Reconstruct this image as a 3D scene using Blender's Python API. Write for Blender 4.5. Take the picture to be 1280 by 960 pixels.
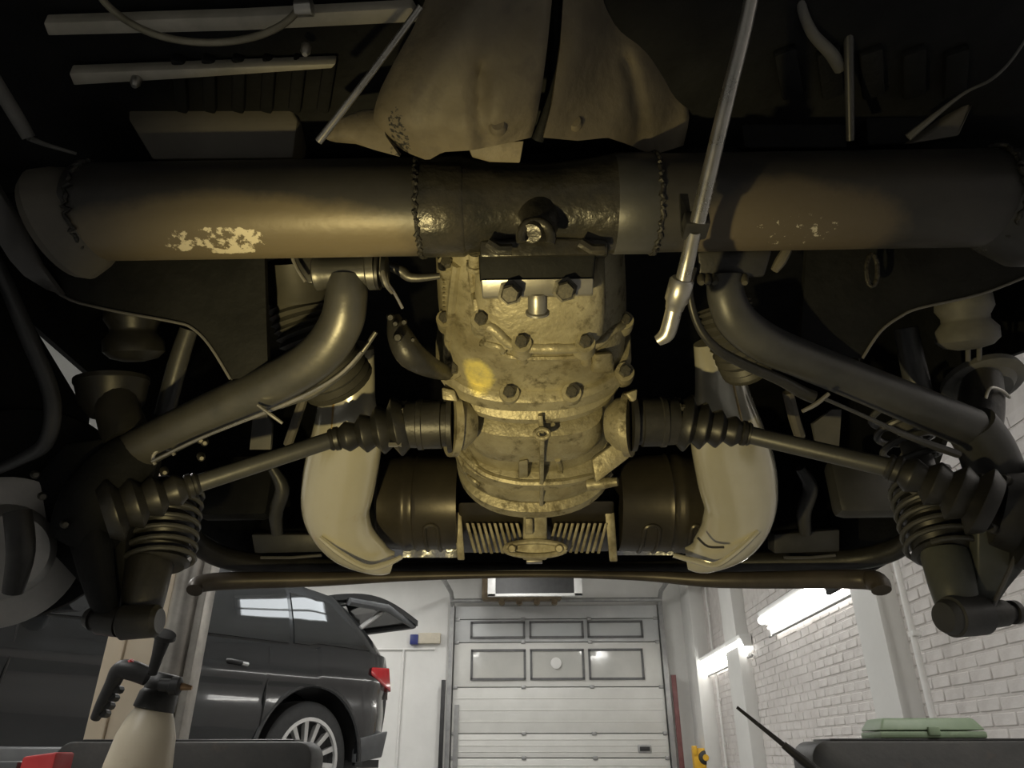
import bpy, bmesh, math, random
from mathutils import Vector, Matrix
random.seed(7)
R = math.radians
for o in list(bpy.data.objects):
    bpy.data.objects.remove(o)
scene = bpy.context.scene
col = scene.collection

# ------------------------------------------------------------------ camera
FPX = 900.0
PITCH, YAW = R(27.07), R(2.38)
CAM = Vector((0, 0, 0.5))
cam_d = bpy.data.cameras.new('camera')
cam_d.sensor_fit = 'HORIZONTAL'
cam_d.sensor_width = 36
cam_d.lens = 36 * FPX / 1280
cam_d.clip_start = 0.02
cam = bpy.data.objects.new('camera', cam_d)
cam.location = CAM
cam.rotation_euler = (R(90) + PITCH, 0, YAW)
col.objects.link(cam)
scene.camera = cam
cF = Vector((-math.sin(YAW) * math.cos(PITCH), math.cos(YAW) * math.cos(PITCH), math.sin(PITCH)))
cR = Vector((math.cos(YAW), math.sin(YAW), 0))
cU = cR.cross(cF)

# ------------------------------------------------------------------ world, lights, exposure
w = bpy.data.worlds.new('world')
scene.world = w
w.use_nodes = True
w.node_tree.nodes['Background'].inputs[0].default_value = (0.75, 0.85, 1, 1)
w.node_tree.nodes['Background'].inputs[1].default_value = 0.25
vs = scene.view_settings
vs.view_transform = 'Standard'
vs.look = 'None'
vs.gamma = 1
vs.use_curve_mapping = False
vs.exposure = 0.0

def look_rot(frm, to):
    return (Vector(to) - Vector(frm)).to_track_quat('-Z', 'Y').to_euler()

def spot(name, loc, to, energy, colr, size, blend, rad):
    l = bpy.data.lights.new(name, 'SPOT')
    l.energy = energy; l.color = colr; l.spot_size = size; l.spot_blend = blend
    l.shadow_soft_size = rad
    o = bpy.data.objects.new(name, l)
    o.location = loc
    o.rotation_euler = look_rot(loc, to)
    col.objects.link(o)
    return o
# warm hand lamp that the mechanic holds low on the left of the camera
spot('work_lamp', (-0.30, 0.46, 0.36), (-0.07, 1.12, 0.99), 27, (1.0, 0.81, 0.37), R(90), 0.7, 0.014)

def area(name, loc, to, sx, sy, energy, colr=(1, 1, 1)):
    l = bpy.data.lights.new(name, 'AREA')
    l.shape = 'RECTANGLE'; l.size = sx; l.size_y = sy; l.energy = energy; l.color = colr
    o = bpy.data.objects.new(name, l)
    o.location = loc
    o.rotation_euler = look_rot(loc, to)
    col.objects.link(o)
    return o
for i, (x, y) in enumerate([(-3.6, 3.0), (-3.6, 7.0), (-0.6, 9.5), (-1.6, 5.2), (-2.3, 0.0), (-3.6, 10.3), (1.7, 0.6)]):  # two nearest the camera are added to light the lift column and hubs
    area('ceiling_tube_light', (x, y, 3.16), (x, y + 0.001, 0), 0.22, 1.5, 48, (1, 0.98, 0.94))

# ------------------------------------------------------------------ helpers
def P(px, py, d):
    return CAM + cF * d + cR * ((px - 640) / FPX * d) + cU * ((480 - py) / FPX * d)

def ray(px, py):
    return cF + cR * ((px - 640) / FPX) + cU * ((480 - py) / FPX)

def PX(px, py, X):
    r = ray(px, py)
    return CAM + r * ((X - CAM.x) / r.x)

def PY(px, py, Y):
    r = ray(px, py)
    return CAM + r * ((Y - CAM.y) / r.y)

def PZ(px, py, Z):
    r = ray(px, py)
    return CAM + r * ((Z - CAM.z) / r.z)

def depth(p):
    return (Vector(p) - CAM).dot(cF)

class MB:
    def __init__(s):
        s.v = []; s.f = []
    def add(s, vs, fs):
        b = len(s.v)
        s.v += [tuple(v) for v in vs]
        s.f += [tuple(i + b for i in f) for f in fs]
        return s
    def box(s, c, size, rot=None):
        c = Vector(c); hx, hy, hz = [a / 2 for a in size]
        M = rot.to_matrix() if hasattr(rot, 'to_matrix') else (rot if rot is not None else Matrix.Identity(3))
        vs = [c + M @ Vector((x * hx, y * hy, z * hz)) for x in (-1, 1) for y in (-1, 1) for z in (-1, 1)]
        return s.add(vs, [(0, 1, 3, 2), (4, 6, 7, 5), (0, 4, 5, 1), (2, 3, 7, 6), (0, 2, 6, 4), (1, 5, 7, 3)])
    def hexa(s, a, b):
        """two quads a (4 pts) and b (4 pts) joined"""
        return s.add(list(a) + list(b), [(3, 2, 1, 0), (4, 5, 6, 7), (0, 1, 5, 4), (1, 2, 6, 5), (2, 3, 7, 6), (3, 0, 4, 7)])
    def loft(s, rings, caps=True, closed=True):
        n = len(rings[0]); b = []
        vs = [p for r in rings for p in r]
        fs = []
        for i in range(len(rings) - 1):
            for j in range(n if closed else n - 1):
                k = (j + 1) % n
                fs.append((i * n + j, i * n + k, (i + 1) * n + k, (i + 1) * n + j))
        if caps and closed:
            fs.append(tuple(range(n - 1, -1, -1)))
            fs.append(tuple(range((len(rings) - 1) * n, len(rings) * n)))
        return s.add(vs, fs)
    def tube(s, pts, rad, seg=16, caps=True, ell=1.0, up=None):
        pts = [Vector(p) for p in pts]
        if not hasattr(rad, '__len__'):
            rad = [rad] * len(pts)
        rings = []; nrm = None
        for i, p in enumerate(pts):
            t = (pts[min(i + 1, len(pts) - 1)] - pts[max(i - 1, 0)])
            if t.length < 1e-9:
                t = Vector((0, 0, 1))
            t.normalize()
            if up is not None:
                a = Vector(up) - t * t.dot(Vector(up)); a.normalize()
            elif nrm is None:
                a = t.orthogonal().normalized()
            else:
                a = (nrm - t * t.dot(nrm)).normalized()
            nrm = a
            b = t.cross(a)
            rings.append([p + (a * math.cos(2 * math.pi * k / seg) * ell + b * math.sin(2 * math.pi * k / seg)) * rad[i] for k in range(seg)])
        return s.loft(rings, caps)
    def lathe(s, p0, p1, prof, seg=24, caps=True):
        """prof: list of (t 0..1 along p0->p1, radius)"""
        p0, p1 = Vector(p0), Vector(p1)
        ax = (p1 - p0); t = ax.normalized()
        a = t.orthogonal().normalized(); b = t.cross(a)
        rings = [[p0 + ax * u + (a * math.cos(2 * math.pi * k / seg) + b * math.sin(2 * math.pi * k / seg)) * max(r, 1e-5) for k in range(seg)] for u, r in prof]
        return s.loft(rings, caps)
    def plate(s, pts, off):
        """planar polygon given as ordered points, extruded by vector off"""
        n = len(pts); off = Vector(off)
        vs = [Vector(p) for p in pts] + [Vector(p) + off for p in pts]
        fs = [tuple(range(n)), tuple(range(2 * n - 1, n - 1, -1))]
        fs += [(i, i + n, (i + 1) % n + n, (i + 1) % n) for i in range(n)]
        return s.add(vs, fs)
    def sheet(s, rows, off):
        """grid rows of points given thickness by vector off"""
        n = len(rows[0]); m = len(rows); off = Vector(off)
        A = [Vector(p) for r in rows for p in r]; B = [p + off for p in A]
        N = n * m; fs = []
        for i in range(m - 1):
            for j in range(n - 1):
                q = (i * n + j, i * n + j + 1, (i + 1) * n + j + 1, (i + 1) * n + j)
                fs.append(q); fs.append(tuple(x + N for x in reversed(q)))
        rim = [(0, j) for j in range(n)] + [(i, n - 1) for i in range(1, m)] + [(m - 1, j) for j in range(n - 2, -1, -1)] + [(i, 0) for i in range(m - 2, 0, -1)]
        idx = [i * n + j for i, j in rim]
        for a, b in zip(idx, idx[1:] + idx[:1]):
            fs.append((a, a + N, b + N, b))
        return s.add(A + B, fs)
    def mesh(s, name, bevel=0, smooth=40, segs=2):
        me = bpy.data.meshes.new(name)
        bm = bmesh.new()
        vs = [bm.verts.new(v) for v in s.v]
        for f in s.f:
            try:
                bm.faces.new([vs[i] for i in f])
            except ValueError:
                pass
        bmesh.ops.recalc_face_normals(bm, faces=bm.faces[:])
        if bevel:
            ed = [e for e in bm.edges if len(e.link_faces) == 2 and e.calc_face_angle(0) > R(30)]
            bmesh.ops.bevel(bm, geom=ed, offset=bevel, segments=segs, profile=0.5, affect='EDGES')
        bm.to_mesh(me); bm.free()
        if smooth:
            me.shade_smooth()
            me.set_sharp_from_angle(angle=R(smooth))
        return me

def link(name, me, mat, parent=None):
    o = bpy.data.objects.new(name, me)
    if mat is not None and not me.materials:
        me.materials.append(mat)
    col.objects.link(o)
    if parent is not None:
        o.parent = parent
        o.matrix_parent_inverse = PINV.get(parent.name, Matrix.Identity(4))
    return o
PINV = {}

def build(name, mb, mat, parent=None, bevel=0, smooth=40, segs=2):
    return link(name, mb.mesh(name, bevel, smooth, segs), mat, parent)

def place(name, me, loc, parent=None, rot=None, scale=None, mat=None):
    """an object that shares a mesh, given by a world matrix"""
    o = bpy.data.objects.new(name, me)
    if mat is not None and not me.materials:
        me.materials.append(mat)
    col.objects.link(o)
    o.location = loc
    if rot is not None:
        o.rotation_euler = rot
    if scale is not None:
        o.scale = scale if hasattr(scale, '__len__') else (scale,) * 3
    if parent is not None:
        o.parent = parent
        o.matrix_parent_inverse = PINV.get(parent.name, Matrix.Identity(4))
    return o

def thing(name, loc, label, cat, group=None):
    o = bpy.data.objects.new(name, None)
    o.location = loc
    o.empty_display_size = 0.1
    col.objects.link(o)
    PINV[o.name] = Matrix.Translation(-Vector(loc))
    return tag(o, label, cat, group)

def tag(o, label, cat, group=None):
    o['label'] = label; o['category'] = cat
    if group: o['group'] = group
    return o

def struct(o):
    o['kind'] = 'structure'
    return o

def smooth_path(pts, n=6):
    """Catmull-Rom through points of any dimension"""
    out = []
    L = len(pts)
    for i in range(L - 1):
        p0, p1, p2, p3 = pts[max(i - 1, 0)], pts[i], pts[i + 1], pts[min(i + 2, L - 1)]
        for k in range(n):
            t = k / n
            out.append(tuple(0.5 * ((2 * b) + (-a + c) * t + (2 * a - 5 * b + 4 * c - d) * t * t + (-a + 3 * b - 3 * c + d) * t ** 3) for a, b, c, d in zip(p0, p1, p2, p3)))
    out.append(tuple(pts[-1]))
    return out

def ptube(pts, n=6, seg=14, ell=1.0, up=None, caps=True):
    """tube through (px, py, depth, radius in px)"""
    q = smooth_path(pts, n)
    return MB().tube([P(a, b, d) for a, b, d, r in q], [r * d / FPX for a, b, d, r in q], seg, caps, ell, up)

# ------------------------------------------------------------------ materials
def mat(name, c1, c2=None, rough=0.6, metal=0.0, scale=12, bump=0.0, bscale=60, contrast=(0.35, 0.7), spec=0.5, coat=0.0, rough2=None):
    m = bpy.data.materials.new(name)
    m.use_nodes = True
    nt = m.node_tree; b = nt.nodes['Principled BSDF']
    b.inputs['Roughness'].default_value = rough
    b.inputs['Metallic'].default_value = metal
    b.inputs['Specular IOR Level'].default_value = spec
    b.inputs['Coat Weight'].default_value = coat
    b.inputs['Coat Roughness'].default_value = 0.05
    tc = nt.nodes.new('ShaderNodeTexCoord')
    if c2 is None:
        c2 = tuple(min(1, x * 1.18 + 0.002) for x in c1)
    n = nt.nodes.new('ShaderNodeTexNoise')
    n.inputs['Scale'].default_value = scale; n.inputs['Detail'].default_value = 6; n.inputs['Roughness'].default_value = 0.62
    nt.links.new(tc.outputs['Object'], n.inputs['Vector'])
    cr = nt.nodes.new('ShaderNodeValToRGB')
    cr.color_ramp.elements[0].position = contrast[0]; cr.color_ramp.elements[0].color = (*c1, 1)
    cr.color_ramp.elements[1].position = contrast[1]; cr.color_ramp.elements[1].color = (*c2, 1)
    nt.links.new(n.outputs['Fac'], cr.inputs['Fac'])
    nt.links.new(cr.outputs['Color'], b.inputs['Base Color'])
    if rough2 is not None:
        mr = nt.nodes.new('ShaderNodeMapRange')
        mr.inputs['From Min'].default_value = contrast[0]; mr.inputs['From Max'].default_value = contrast[1]
        mr.inputs['To Min'].default_value = rough; mr.inputs['To Max'].default_value = rough2
        nt.links.new(n.outputs['Fac'], mr.inputs['Value'])
        nt.links.new(mr.outputs['Result'], b.inputs['Roughness'])
    if bump:
        n2 = nt.nodes.new('ShaderNodeTexNoise')
        n2.inputs['Scale'].default_value = bscale; n2.inputs['Detail'].default_value = 5
        nt.links.new(tc.outputs['Object'], n2.inputs['Vector'])
        bp = nt.nodes.new('ShaderNodeBump')
        bp.inputs['Strength'].default_value = bump; bp.inputs['Distance'].default_value = 0.004
        nt.links.new(n2.outputs['Fac'], bp.inputs['Height'])
        nt.links.new(bp.outputs['Normal'], b.inputs['Normal'])
    return m

def add_layer(m, colr, nscale, lo, hi, centre=None, extent=None, rough=None, metal=None, seed=0.0, power=1.0):
    """a second noise layer (stain, worn patch or painted glint), optionally kept inside an ellipsoid around a point"""
    nt = m.node_tree; b = nt.nodes['Principled BSDF']
    src = b.inputs['Base Color'].links[0].from_socket
    tc = nt.nodes.new('ShaderNodeTexCoord')
    mp = nt.nodes.new('ShaderNodeMapping'); mp.inputs['Location'].default_value = (seed, seed * 1.7, -seed)
    nt.links.new(tc.outputs['Object'], mp.inputs['Vector'])
    n = nt.nodes.new('ShaderNodeTexNoise'); n.inputs['Scale'].default_value = nscale; n.inputs['Detail'].default_value = 7; n.inputs['Roughness'].default_value = 0.68
    nt.links.new(mp.outputs['Vector'], n.inputs['Vector'])
    val = n.outputs['Fac']
    if centre is not None:
        mp2 = nt.nodes.new('ShaderNodeVectorMath'); mp2.operation = 'SUBTRACT'
        mp2.inputs[1].default_value = centre
        nt.links.new(tc.outputs['Object'], mp2.inputs[0])
        dv = nt.nodes.new('ShaderNodeVectorMath'); dv.operation = 'DIVIDE'
        dv.inputs[1].default_value = extent
        nt.links.new(mp2.outputs[0], dv.inputs[0])
        ln = nt.nodes.new('ShaderNodeVectorMath'); ln.operation = 'LENGTH'
        nt.links.new(dv.outputs[0], ln.inputs[0])
        mr = nt.nodes.new('ShaderNodeMapRange')
        mr.inputs['From Min'].default_value = 0.55; mr.inputs['From Max'].default_value = 1.05
        mr.inputs['To Min'].default_value = 0.25; mr.inputs['To Max'].default_value = -0.6
        nt.links.new(ln.outputs['Value'], mr.inputs['Value'])
        ad = nt.nodes.new('ShaderNodeMath'); ad.operation = 'ADD'
        nt.links.new(val, ad.inputs[0]); nt.links.new(mr.outputs['Result'], ad.inputs[1])
        val = ad.outputs[0]
    mr2 = nt.nodes.new('ShaderNodeMapRange')
    mr2.inputs['From Min'].default_value = lo; mr2.inputs['From Max'].default_value = hi
    mr2.inputs['To Max'].default_value = power
    nt.links.new(val, mr2.inputs['Value'])
    mx = nt.nodes.new('ShaderNodeMix'); mx.data_type = 'RGBA'
    nt.links.new(mr2.outputs['Result'], mx.inputs['Factor'])
    nt.links.new(src, mx.inputs['A'])
    mx.inputs['B'].default_value = (*colr, 1)
    nt.links.new(mx.outputs['Result'], b.inputs['Base Color'])
    if metal is not None:
        mm = nt.nodes.new('ShaderNodeMapRange'); mm.inputs['To Max'].default_value = metal
        mm.inputs['To Min'].default_value = b.inputs['Metallic'].default_value
        nt.links.new(mr2.outputs['Result'], mm.inputs['Value'])
        nt.links.new(mm.outputs['Result'], b.inputs['Metallic'])
    if rough is not None:
        mm = nt.nodes.new('ShaderNodeMapRange'); mm.inputs['To Max'].default_value = rough
        mm.inputs['To Min'].default_value = b.inputs['Roughness'].default_value
        nt.links.new(mr2.outputs['Result'], mm.inputs['Value'])
        nt.links.new(mm.outputs['Result'], b.inputs['Roughness'])
    return m

def emis(name, c, strength):
    m = bpy.data.materials.new(name); m.use_nodes = True
    b = m.node_tree.nodes['Principled BSDF']
    b.inputs['Base Color'].default_value = (*c, 1)
    b.inputs['Emission Color'].default_value = (*c, 1)
    b.inputs['Emission Strength'].default_value = strength
    return m

M = {}
M['undercoat'] = mat('black underseal', (0.007, 0.0075, 0.008), (0.014, 0.0145, 0.015), 0.7, scale=14, bump=0.3, bscale=90, spec=0.18)
M['blackmetal'] = mat('satin black metal', (0.018, 0.018, 0.018), (0.04, 0.038, 0.034), 0.42, scale=20, bump=0.15, bscale=120)
M['armpaint'] = mat('worn dark grey paint', (0.085, 0.085, 0.082), (0.14, 0.135, 0.12), 0.33, 0.6, scale=9, bump=0.08, bscale=90, rough2=0.48)
M['armblack'] = mat('satin charcoal paint', (0.045, 0.046, 0.048), (0.075, 0.075, 0.075), 0.38, 0.2, scale=10, bump=0.08, bscale=90, rough2=0.5)
M['tube'] = mat('black tube paint under dust', (0.030, 0.029, 0.027), (0.05, 0.046, 0.04), 0.45, 0.1, scale=7, bump=0.12, bscale=70)
add_layer(M['tube'], (0.15, 0.122, 0.075), 5, 0.28, 0.60, tuple(P(290, 318, 0.88)), (0.34, 0.13, 0.085), seed=3.1, power=0.9, rough=0.55)  # dust, set low so the tube's unlit upper side is painted darker
add_layer(M['tube'], (0.16, 0.125, 0.075), 6, 0.33, 0.62, tuple(P(985, 290, 0.90)), (0.19, 0.10, 0.075), seed=5.1, power=0.55, rough=0.6)
add_layer(M['tube'], (0.62, 0.56, 0.42), 48, 0.74, 0.78, tuple(P(275, 302, 0.88)), (0.13, 0.06, 0.026), seed=9.2)
add_layer(M['tube'], (0.50, 0.46, 0.36), 90, 0.84, 0.87, tuple(P(1000, 288, 0.88)), (0.10, 0.06, 0.03), seed=1.2)
M['weld'] = mat('black weld bead', (0.012, 0.012, 0.012), (0.05, 0.045, 0.036), 0.5, 0.2, scale=120, bump=0.6, bscale=200)
M['saddle'] = mat('oily black casting', (0.022, 0.022, 0.02), (0.055, 0.05, 0.04), 0.3, 0.3, scale=22, bump=0.4, bscale=90)
M['gear'] = mat('dusty cast alloy', (0.25, 0.225, 0.145), (0.45, 0.41, 0.285), 0.42, 0.3, scale=16, bump=0.35, bscale=130, contrast=(0.3, 0.7))
add_layer(M['gear'], (0.07, 0.058, 0.03), 26, 0.53, 0.66, seed=4.4, power=0.85, rough=0.65)
add_layer(M['gear'], (0.20, 0.165, 0.085), 7, 0.5, 0.7, seed=8.8, power=0.7)
M['bolt'] = mat('grey steel bolt', (0.06, 0.057, 0.05), (0.14, 0.13, 0.10), 0.45, 0.5, scale=3)
M['zinc'] = mat('bare steel plate', (0.30, 0.29, 0.26), (0.42, 0.40, 0.36), 0.38, 0.7, scale=25, bump=0.1)
M['chrome'] = mat('polished rod steel', (0.42, 0.41, 0.38), (0.58, 0.56, 0.52), 0.25, 0.85, scale=22, rough2=0.4)
M['rubber'] = mat('black rubber', (0.012, 0.012, 0.012), (0.026, 0.025, 0.023), 0.42, scale=18, bump=0.1)
M['greyrubber'] = mat('dusty grey rubber', (0.10, 0.10, 0.095), (0.16, 0.155, 0.14), 0.6, scale=14, bump=0.1)
M['duct'] = mat('cream painted steel', (0.60, 0.575, 0.47), (0.68, 0.65, 0.55), 0.18, 0.4, scale=5, bump=0.03, bscale=12, spec=0.6, coat=0.6)
add_layer(M['duct'], (0.42, 0.27, 0.10), 6, 0.62, 0.8, seed=2.7, power=0.6)
M['ductseam'] = mat('rusty seam', (0.36, 0.24, 0.09), (0.58, 0.50, 0.30), 0.4, 0.4, scale=18)
M['shroud'] = mat('dark brown tinware', (0.045, 0.04, 0.032), (0.08, 0.07, 0.052), 0.35, 0.4, scale=8, bump=0.06)
M['foil'] = mat('grey foil lagging', (0.36, 0.37, 0.39), (0.60, 0.61, 0.63), 0.25, 0.8, scale=26, bump=0.6, bscale=60)
M['sump'] = mat('oily ribbed alloy', (0.22, 0.19, 0.12), (0.50, 0.46, 0.33), 0.5, 0.3, scale=30, bump=0.3, bscale=100)
M['tunnel'] = mat('brown dusty underseal', (0.13, 0.11, 0.075), (0.21, 0.18, 0.125), 0.6, 0.0, scale=9, bump=0.9, bscale=28)
add_layer(M['tunnel'], (0.05, 0.045, 0.04), 9, 0.55, 0.72, seed=6.6, power=0.7)
add_layer(M['tunnel'], (0.02, 0.02, 0.02), 160, 0.74, 0.80, tuple(P(496, 172, 0.8)), (0.022, 0.10, 0.028), seed=2.2)
M['tunnelshade'] = mat('shaded dusty underseal', (0.085, 0.072, 0.05), (0.16, 0.135, 0.09), 0.62, scale=10, bump=0.5, bscale=45)  # tunnel underseal darkened, the right half's shadow put into the colour
M['strip'] = mat('cream sheet strip', (0.40, 0.38, 0.31), (0.55, 0.52, 0.44), 0.5, 0.1, scale=20)
M['panelgrey'] = mat('dusty grey panel', (0.10, 0.092, 0.075), (0.14, 0.128, 0.105), 0.6, scale=9, bump=0.15)
M['fender'] = mat('grey flange paint', (0.09, 0.09, 0.09), (0.14, 0.135, 0.13), 0.45, scale=9)
M['disc'] = mat('brake disc iron', (0.36, 0.36, 0.35), (0.48, 0.475, 0.46), 0.45, 0.5, scale=14)
M['hose'] = mat('corrugated grey hose', (0.035, 0.034, 0.030), (0.065, 0.062, 0.052), 0.5, scale=10)
M['orange'] = mat('orange plastic', (0.9, 0.30, 0.02), (0.95, 0.36, 0.03), 0.4)

# ================================================================== THE ROOM
XL, XR, YB, YF, ZC = -7.0, 2.45, 12.2, -5.0, 3.3
M['wallwhite'] = mat('white wall paint', (0.70, 0.695, 0.67), (0.78, 0.775, 0.75), 0.7, scale=1.6, bump=0.15, bscale=30)
M['brickwhite'] = mat('white painted brick', (0.60, 0.565, 0.54), (0.72, 0.69, 0.665), 0.6, scale=5, bump=0.35, bscale=40)
M['mortar'] = mat('painted mortar', (0.57, 0.535, 0.51), (0.68, 0.65, 0.62), 0.8, scale=9, bump=0.2)
M['ceil'] = mat('ceiling paint', (0.66, 0.66, 0.64), (0.74, 0.74, 0.72), 0.8, scale=2)
M['concrete'] = mat('grey concrete', (0.17, 0.17, 0.165), (0.26, 0.255, 0.245), 0.6, scale=3, bump=0.1)
M['doorpanel'] = mat('off-white door panel', (0.64, 0.635, 0.60), (0.72, 0.715, 0.68), 0.45, scale=2.5, bump=0.05)
M['doorgrey'] = mat('grey door paint', (0.50, 0.51, 0.51), (0.58, 0.585, 0.58), 0.5, scale=3)
M['trackmetal'] = mat('galvanised track', (0.30, 0.30, 0.30), (0.42, 0.42, 0.41), 0.4, 0.6, scale=8)
M['black'] = mat('matt black', (0.02, 0.02, 0.02), (0.035, 0.035, 0.035), 0.5)
M['pipewhite'] = mat('white conduit', (0.74, 0.735, 0.71), (0.80, 0.79, 0.77), 0.4)

struct(build('floor', MB().box((-2.3, 3.5, -0.05), (9.7, 17.6, 0.1)), M['concrete']))
struct(build('ceiling', MB().box((-2.3, 3.5, ZC + 0.05), (9.7, 17.6, 0.1)), M['ceil']))
struct(build('wall_left', MB().box((XL - 0.06, 3.5, ZC / 2), (0.12, 17.2, ZC)), M['wallwhite']))
struct(build('wall_front', MB().box((-2.3, YF - 0.06, ZC / 2), (9.4, 0.12, ZC)), M['wallwhite']))
# back wall around the door opening
dl, dr = PY(563, 900, YB).x, PY(835, 900, YB).x
dtop = PY(690, 757, YB).z
bw = MB()
bw.box(((XL + dl) / 2, YB + 0.1, ZC / 2), (dl - XL, 0.2, ZC))
bw.box(((XR + dr) / 2 + 0.05, YB + 0.1, ZC / 2), (XR - dr + 0.1, 0.2, ZC))
bw.box(((dl + dr) / 2, YB + 0.1, (ZC + dtop) / 2), (dr - dl, 0.2, ZC - dtop))
wall_back = struct(build('wall_back', bw, M['wallwhite']))

# right wall: mortar bed with real bricks
wr = MB()
WX = XR + 0.011
wr.box((WX + 0.09, (YF + YB) / 2, ZC / 2), (0.18, YB + 0.2 - YF, ZC))
wall_right = struct(build('wall_right', wr, M['mortar']))
BL, BH, JT = 0.215, 0.065, 0.012
cells = []
for r in range(int(2.12 / (BH + JT))):
    z = 0.006 + r * (BH + JT) + BH / 2
    y = 2.2 + (0.1135 if r % 2 else 0)
    while y + BL < YB - 0.02:
        cells.append((y + BL / 2, z)); y += BL + JT
def inview(y, z):
    v = Vector((XR, y, z)) - CAM
    d = v.dot(cF)
    u = 640 + v.dot(cR) / d * FPX; t = 480 - v.dot(cU) / d * FPX
    return 862 < u < 1295 and 640 < t < 970, d
vis = sorted([(inview(y, z)[1], y, z) for y, z in cells if inview(y, z)[0]])
brick_me = MB().box((0, 0, 0), (0.026, BL, BH)).mesh('brick', 0.006, 40, 1)
brick_me.materials.append(M['brickwhite'])
near = set()
for k, (d, y, z) in enumerate(vis[:300]):
    near.add((y, z))
    place('brick', brick_me, (XR + 0.018 + random.uniform(-0.003, 0.003), y, z), wall_right, (random.uniform(-.006, .006), random.uniform(-.01, .01), random.uniform(-.012, .012)))
bs = MB()
for y, z in cells:
    if (y, z) not in near:
        bs.box((XR + 0.018 + random.uniform(-0.003, 0.003), y, z), (0.026, BL, BH))
o = build('far_bricks', bs, M['brickwhite'], wall_right, 0, 0)
o['kind'] = 'stuff'
# pilasters on the right wall (bricked piers, painted)
def pil(yc, wd, dp, n):
    b = MB().box((XR + 0.02 - dp / 2, yc, ZC / 2), (dp, wd, ZC))
    return struct(build('trim_%d' % n, b, M['wallwhite'], None, 0.008))
def ywall(px, py):
    return PX(px, py, XR - 0.02)
pil(ywall(925, 800).y, 0.62, 0.16, 1)
pil(ywall(1112, 800).y, 0.42, 0.16, 2)
pil(YB - 0.35, 0.75, 0.22, 3)
# rooflight, mirrored in the SUV's windows
SX0, SX1, SY0, SY1 = -0.30, 0.50, 6.1, 7.3
win = struct(build('window_1', MB().box(((SX0 + SX1) / 2, (SY0 + SY1) / 2, ZC - 0.02), (SX1 - SX0, SY1 - SY0, 0.02)), emis('daylit pane', (0.92, 0.97, 1.0), 4.0)))
fr = MB()
for x in (SX0, (SX0 + SX1) / 2, SX1):
    fr.box((x, (SY0 + SY1) / 2, ZC - 0.03), (0.05, SY1 - SY0 + 0.05, 0.06))
for y in (SY0, SY1):
    fr.box(((SX0 + SX1) / 2, y, ZC - 0.03), (SX1 - SX0, 0.05, 0.06))
build('window_frame', fr, M['wallwhite'], win)

# ceiling light bodies above the room (lamps are the area lights; the two nearest the camera are added fill)
M['glow'] = emis('fluorescent tube', (1, 0.98, 0.93), 14)
M['fixture'] = mat('white enamel', (0.75, 0.75, 0.73), (0.8, 0.8, 0.78), 0.35)
for i, (x, y) in enumerate([(-3.6, 3.0), (-3.6, 7.0), (-0.6, 9.5), (-1.6, 5.2), (-2.3, 0.0), (-3.6, 10.3), (1.7, 0.6)]):
    t = thing('ceiling_light', (x, y, ZC), 'white strip light fixed flat to the ceiling ' + ['left of the lift column', 'above the left side of the SUV', 'just in front of the garage door', 'between the raised car and the SUV tailgate', 'in front of the lift column, added to light the column', 'in the corner behind the SUV', 'beside the near end of the brick wall, added as fill light'][i], 'ceiling light', 'strip lights on the ceiling')
    build('housing', MB().box((x, y, ZC - 0.03), (0.26, 1.56, 0.06)), M['fixture'], t, 0.005)
    for dx in (-0.06, 0.06):
        build('tube', MB().tube([(x + dx, y - 0.72, ZC - 0.08), (x + dx, y + 0.72, ZC - 0.08)], 0.015, 10), M['glow'], t)

# fluorescent lights along the right wall
def wall_light(pa, pb, label):
    a = PX(*pa, XR - 0.10); b = PX(*pb, XR - 0.10)
    z = (a.z + b.z) / 2; y0, y1 = b.y, a.y
    t = thing('wall_light', (XR, (y0 + y1) / 2, z), label, 'wall light', 'strip lights on the brick wall')
    build('housing', MB().hexa([(XR - 0.005, y0, z + 0.06), (XR - 0.005, y0, z + 0.20), (XR - 0.15, y0, z + 0.19), (XR - 0.10, y0, z + 0.06)],
                               [(XR - 0.005, y1, z + 0.06), (XR - 0.005, y1, z + 0.20), (XR - 0.15, y1, z + 0.19), (XR - 0.10, y1, z + 0.06)]), M['fixture'], t, 0.004)
    build('diffuser', MB().tube([(XR - 0.115, y0 + 0.02, z + 0.105), (XR - 0.115, y1 - 0.02, z + 0.105)], 0.042, 14), emis('lit diffuser', (1, 0.99, 0.95), 7.0), t)
    build('tube', MB().tube([(XR - 0.05, y0 + 0.02, z + 0.03), (XR - 0.05, y1 - 0.02, z + 0.03)], 0.016, 10), M['glow'], t)
    build('conduit', MB().tube([(XR - 0.035, y0 - 0.05, z - 0.05), (XR - 0.035, y1 + 0.05, z - 0.05)], 0.014, 10), M['trackmetal'], t)
    for yy in (y0 + 0.06, y1 - 0.06):
        build('bracket', MB().box((XR - 0.03, yy, z - 0.01), (0.05, 0.03, 0.10)), M['fixture'], t)
wall_light((955, 788), (1068, 728), 'bright strip light nearer on the white brick wall, between two piers')
wall_light((876, 843), (931, 813), 'bright strip light on the white wall nearest the garage door')

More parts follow.
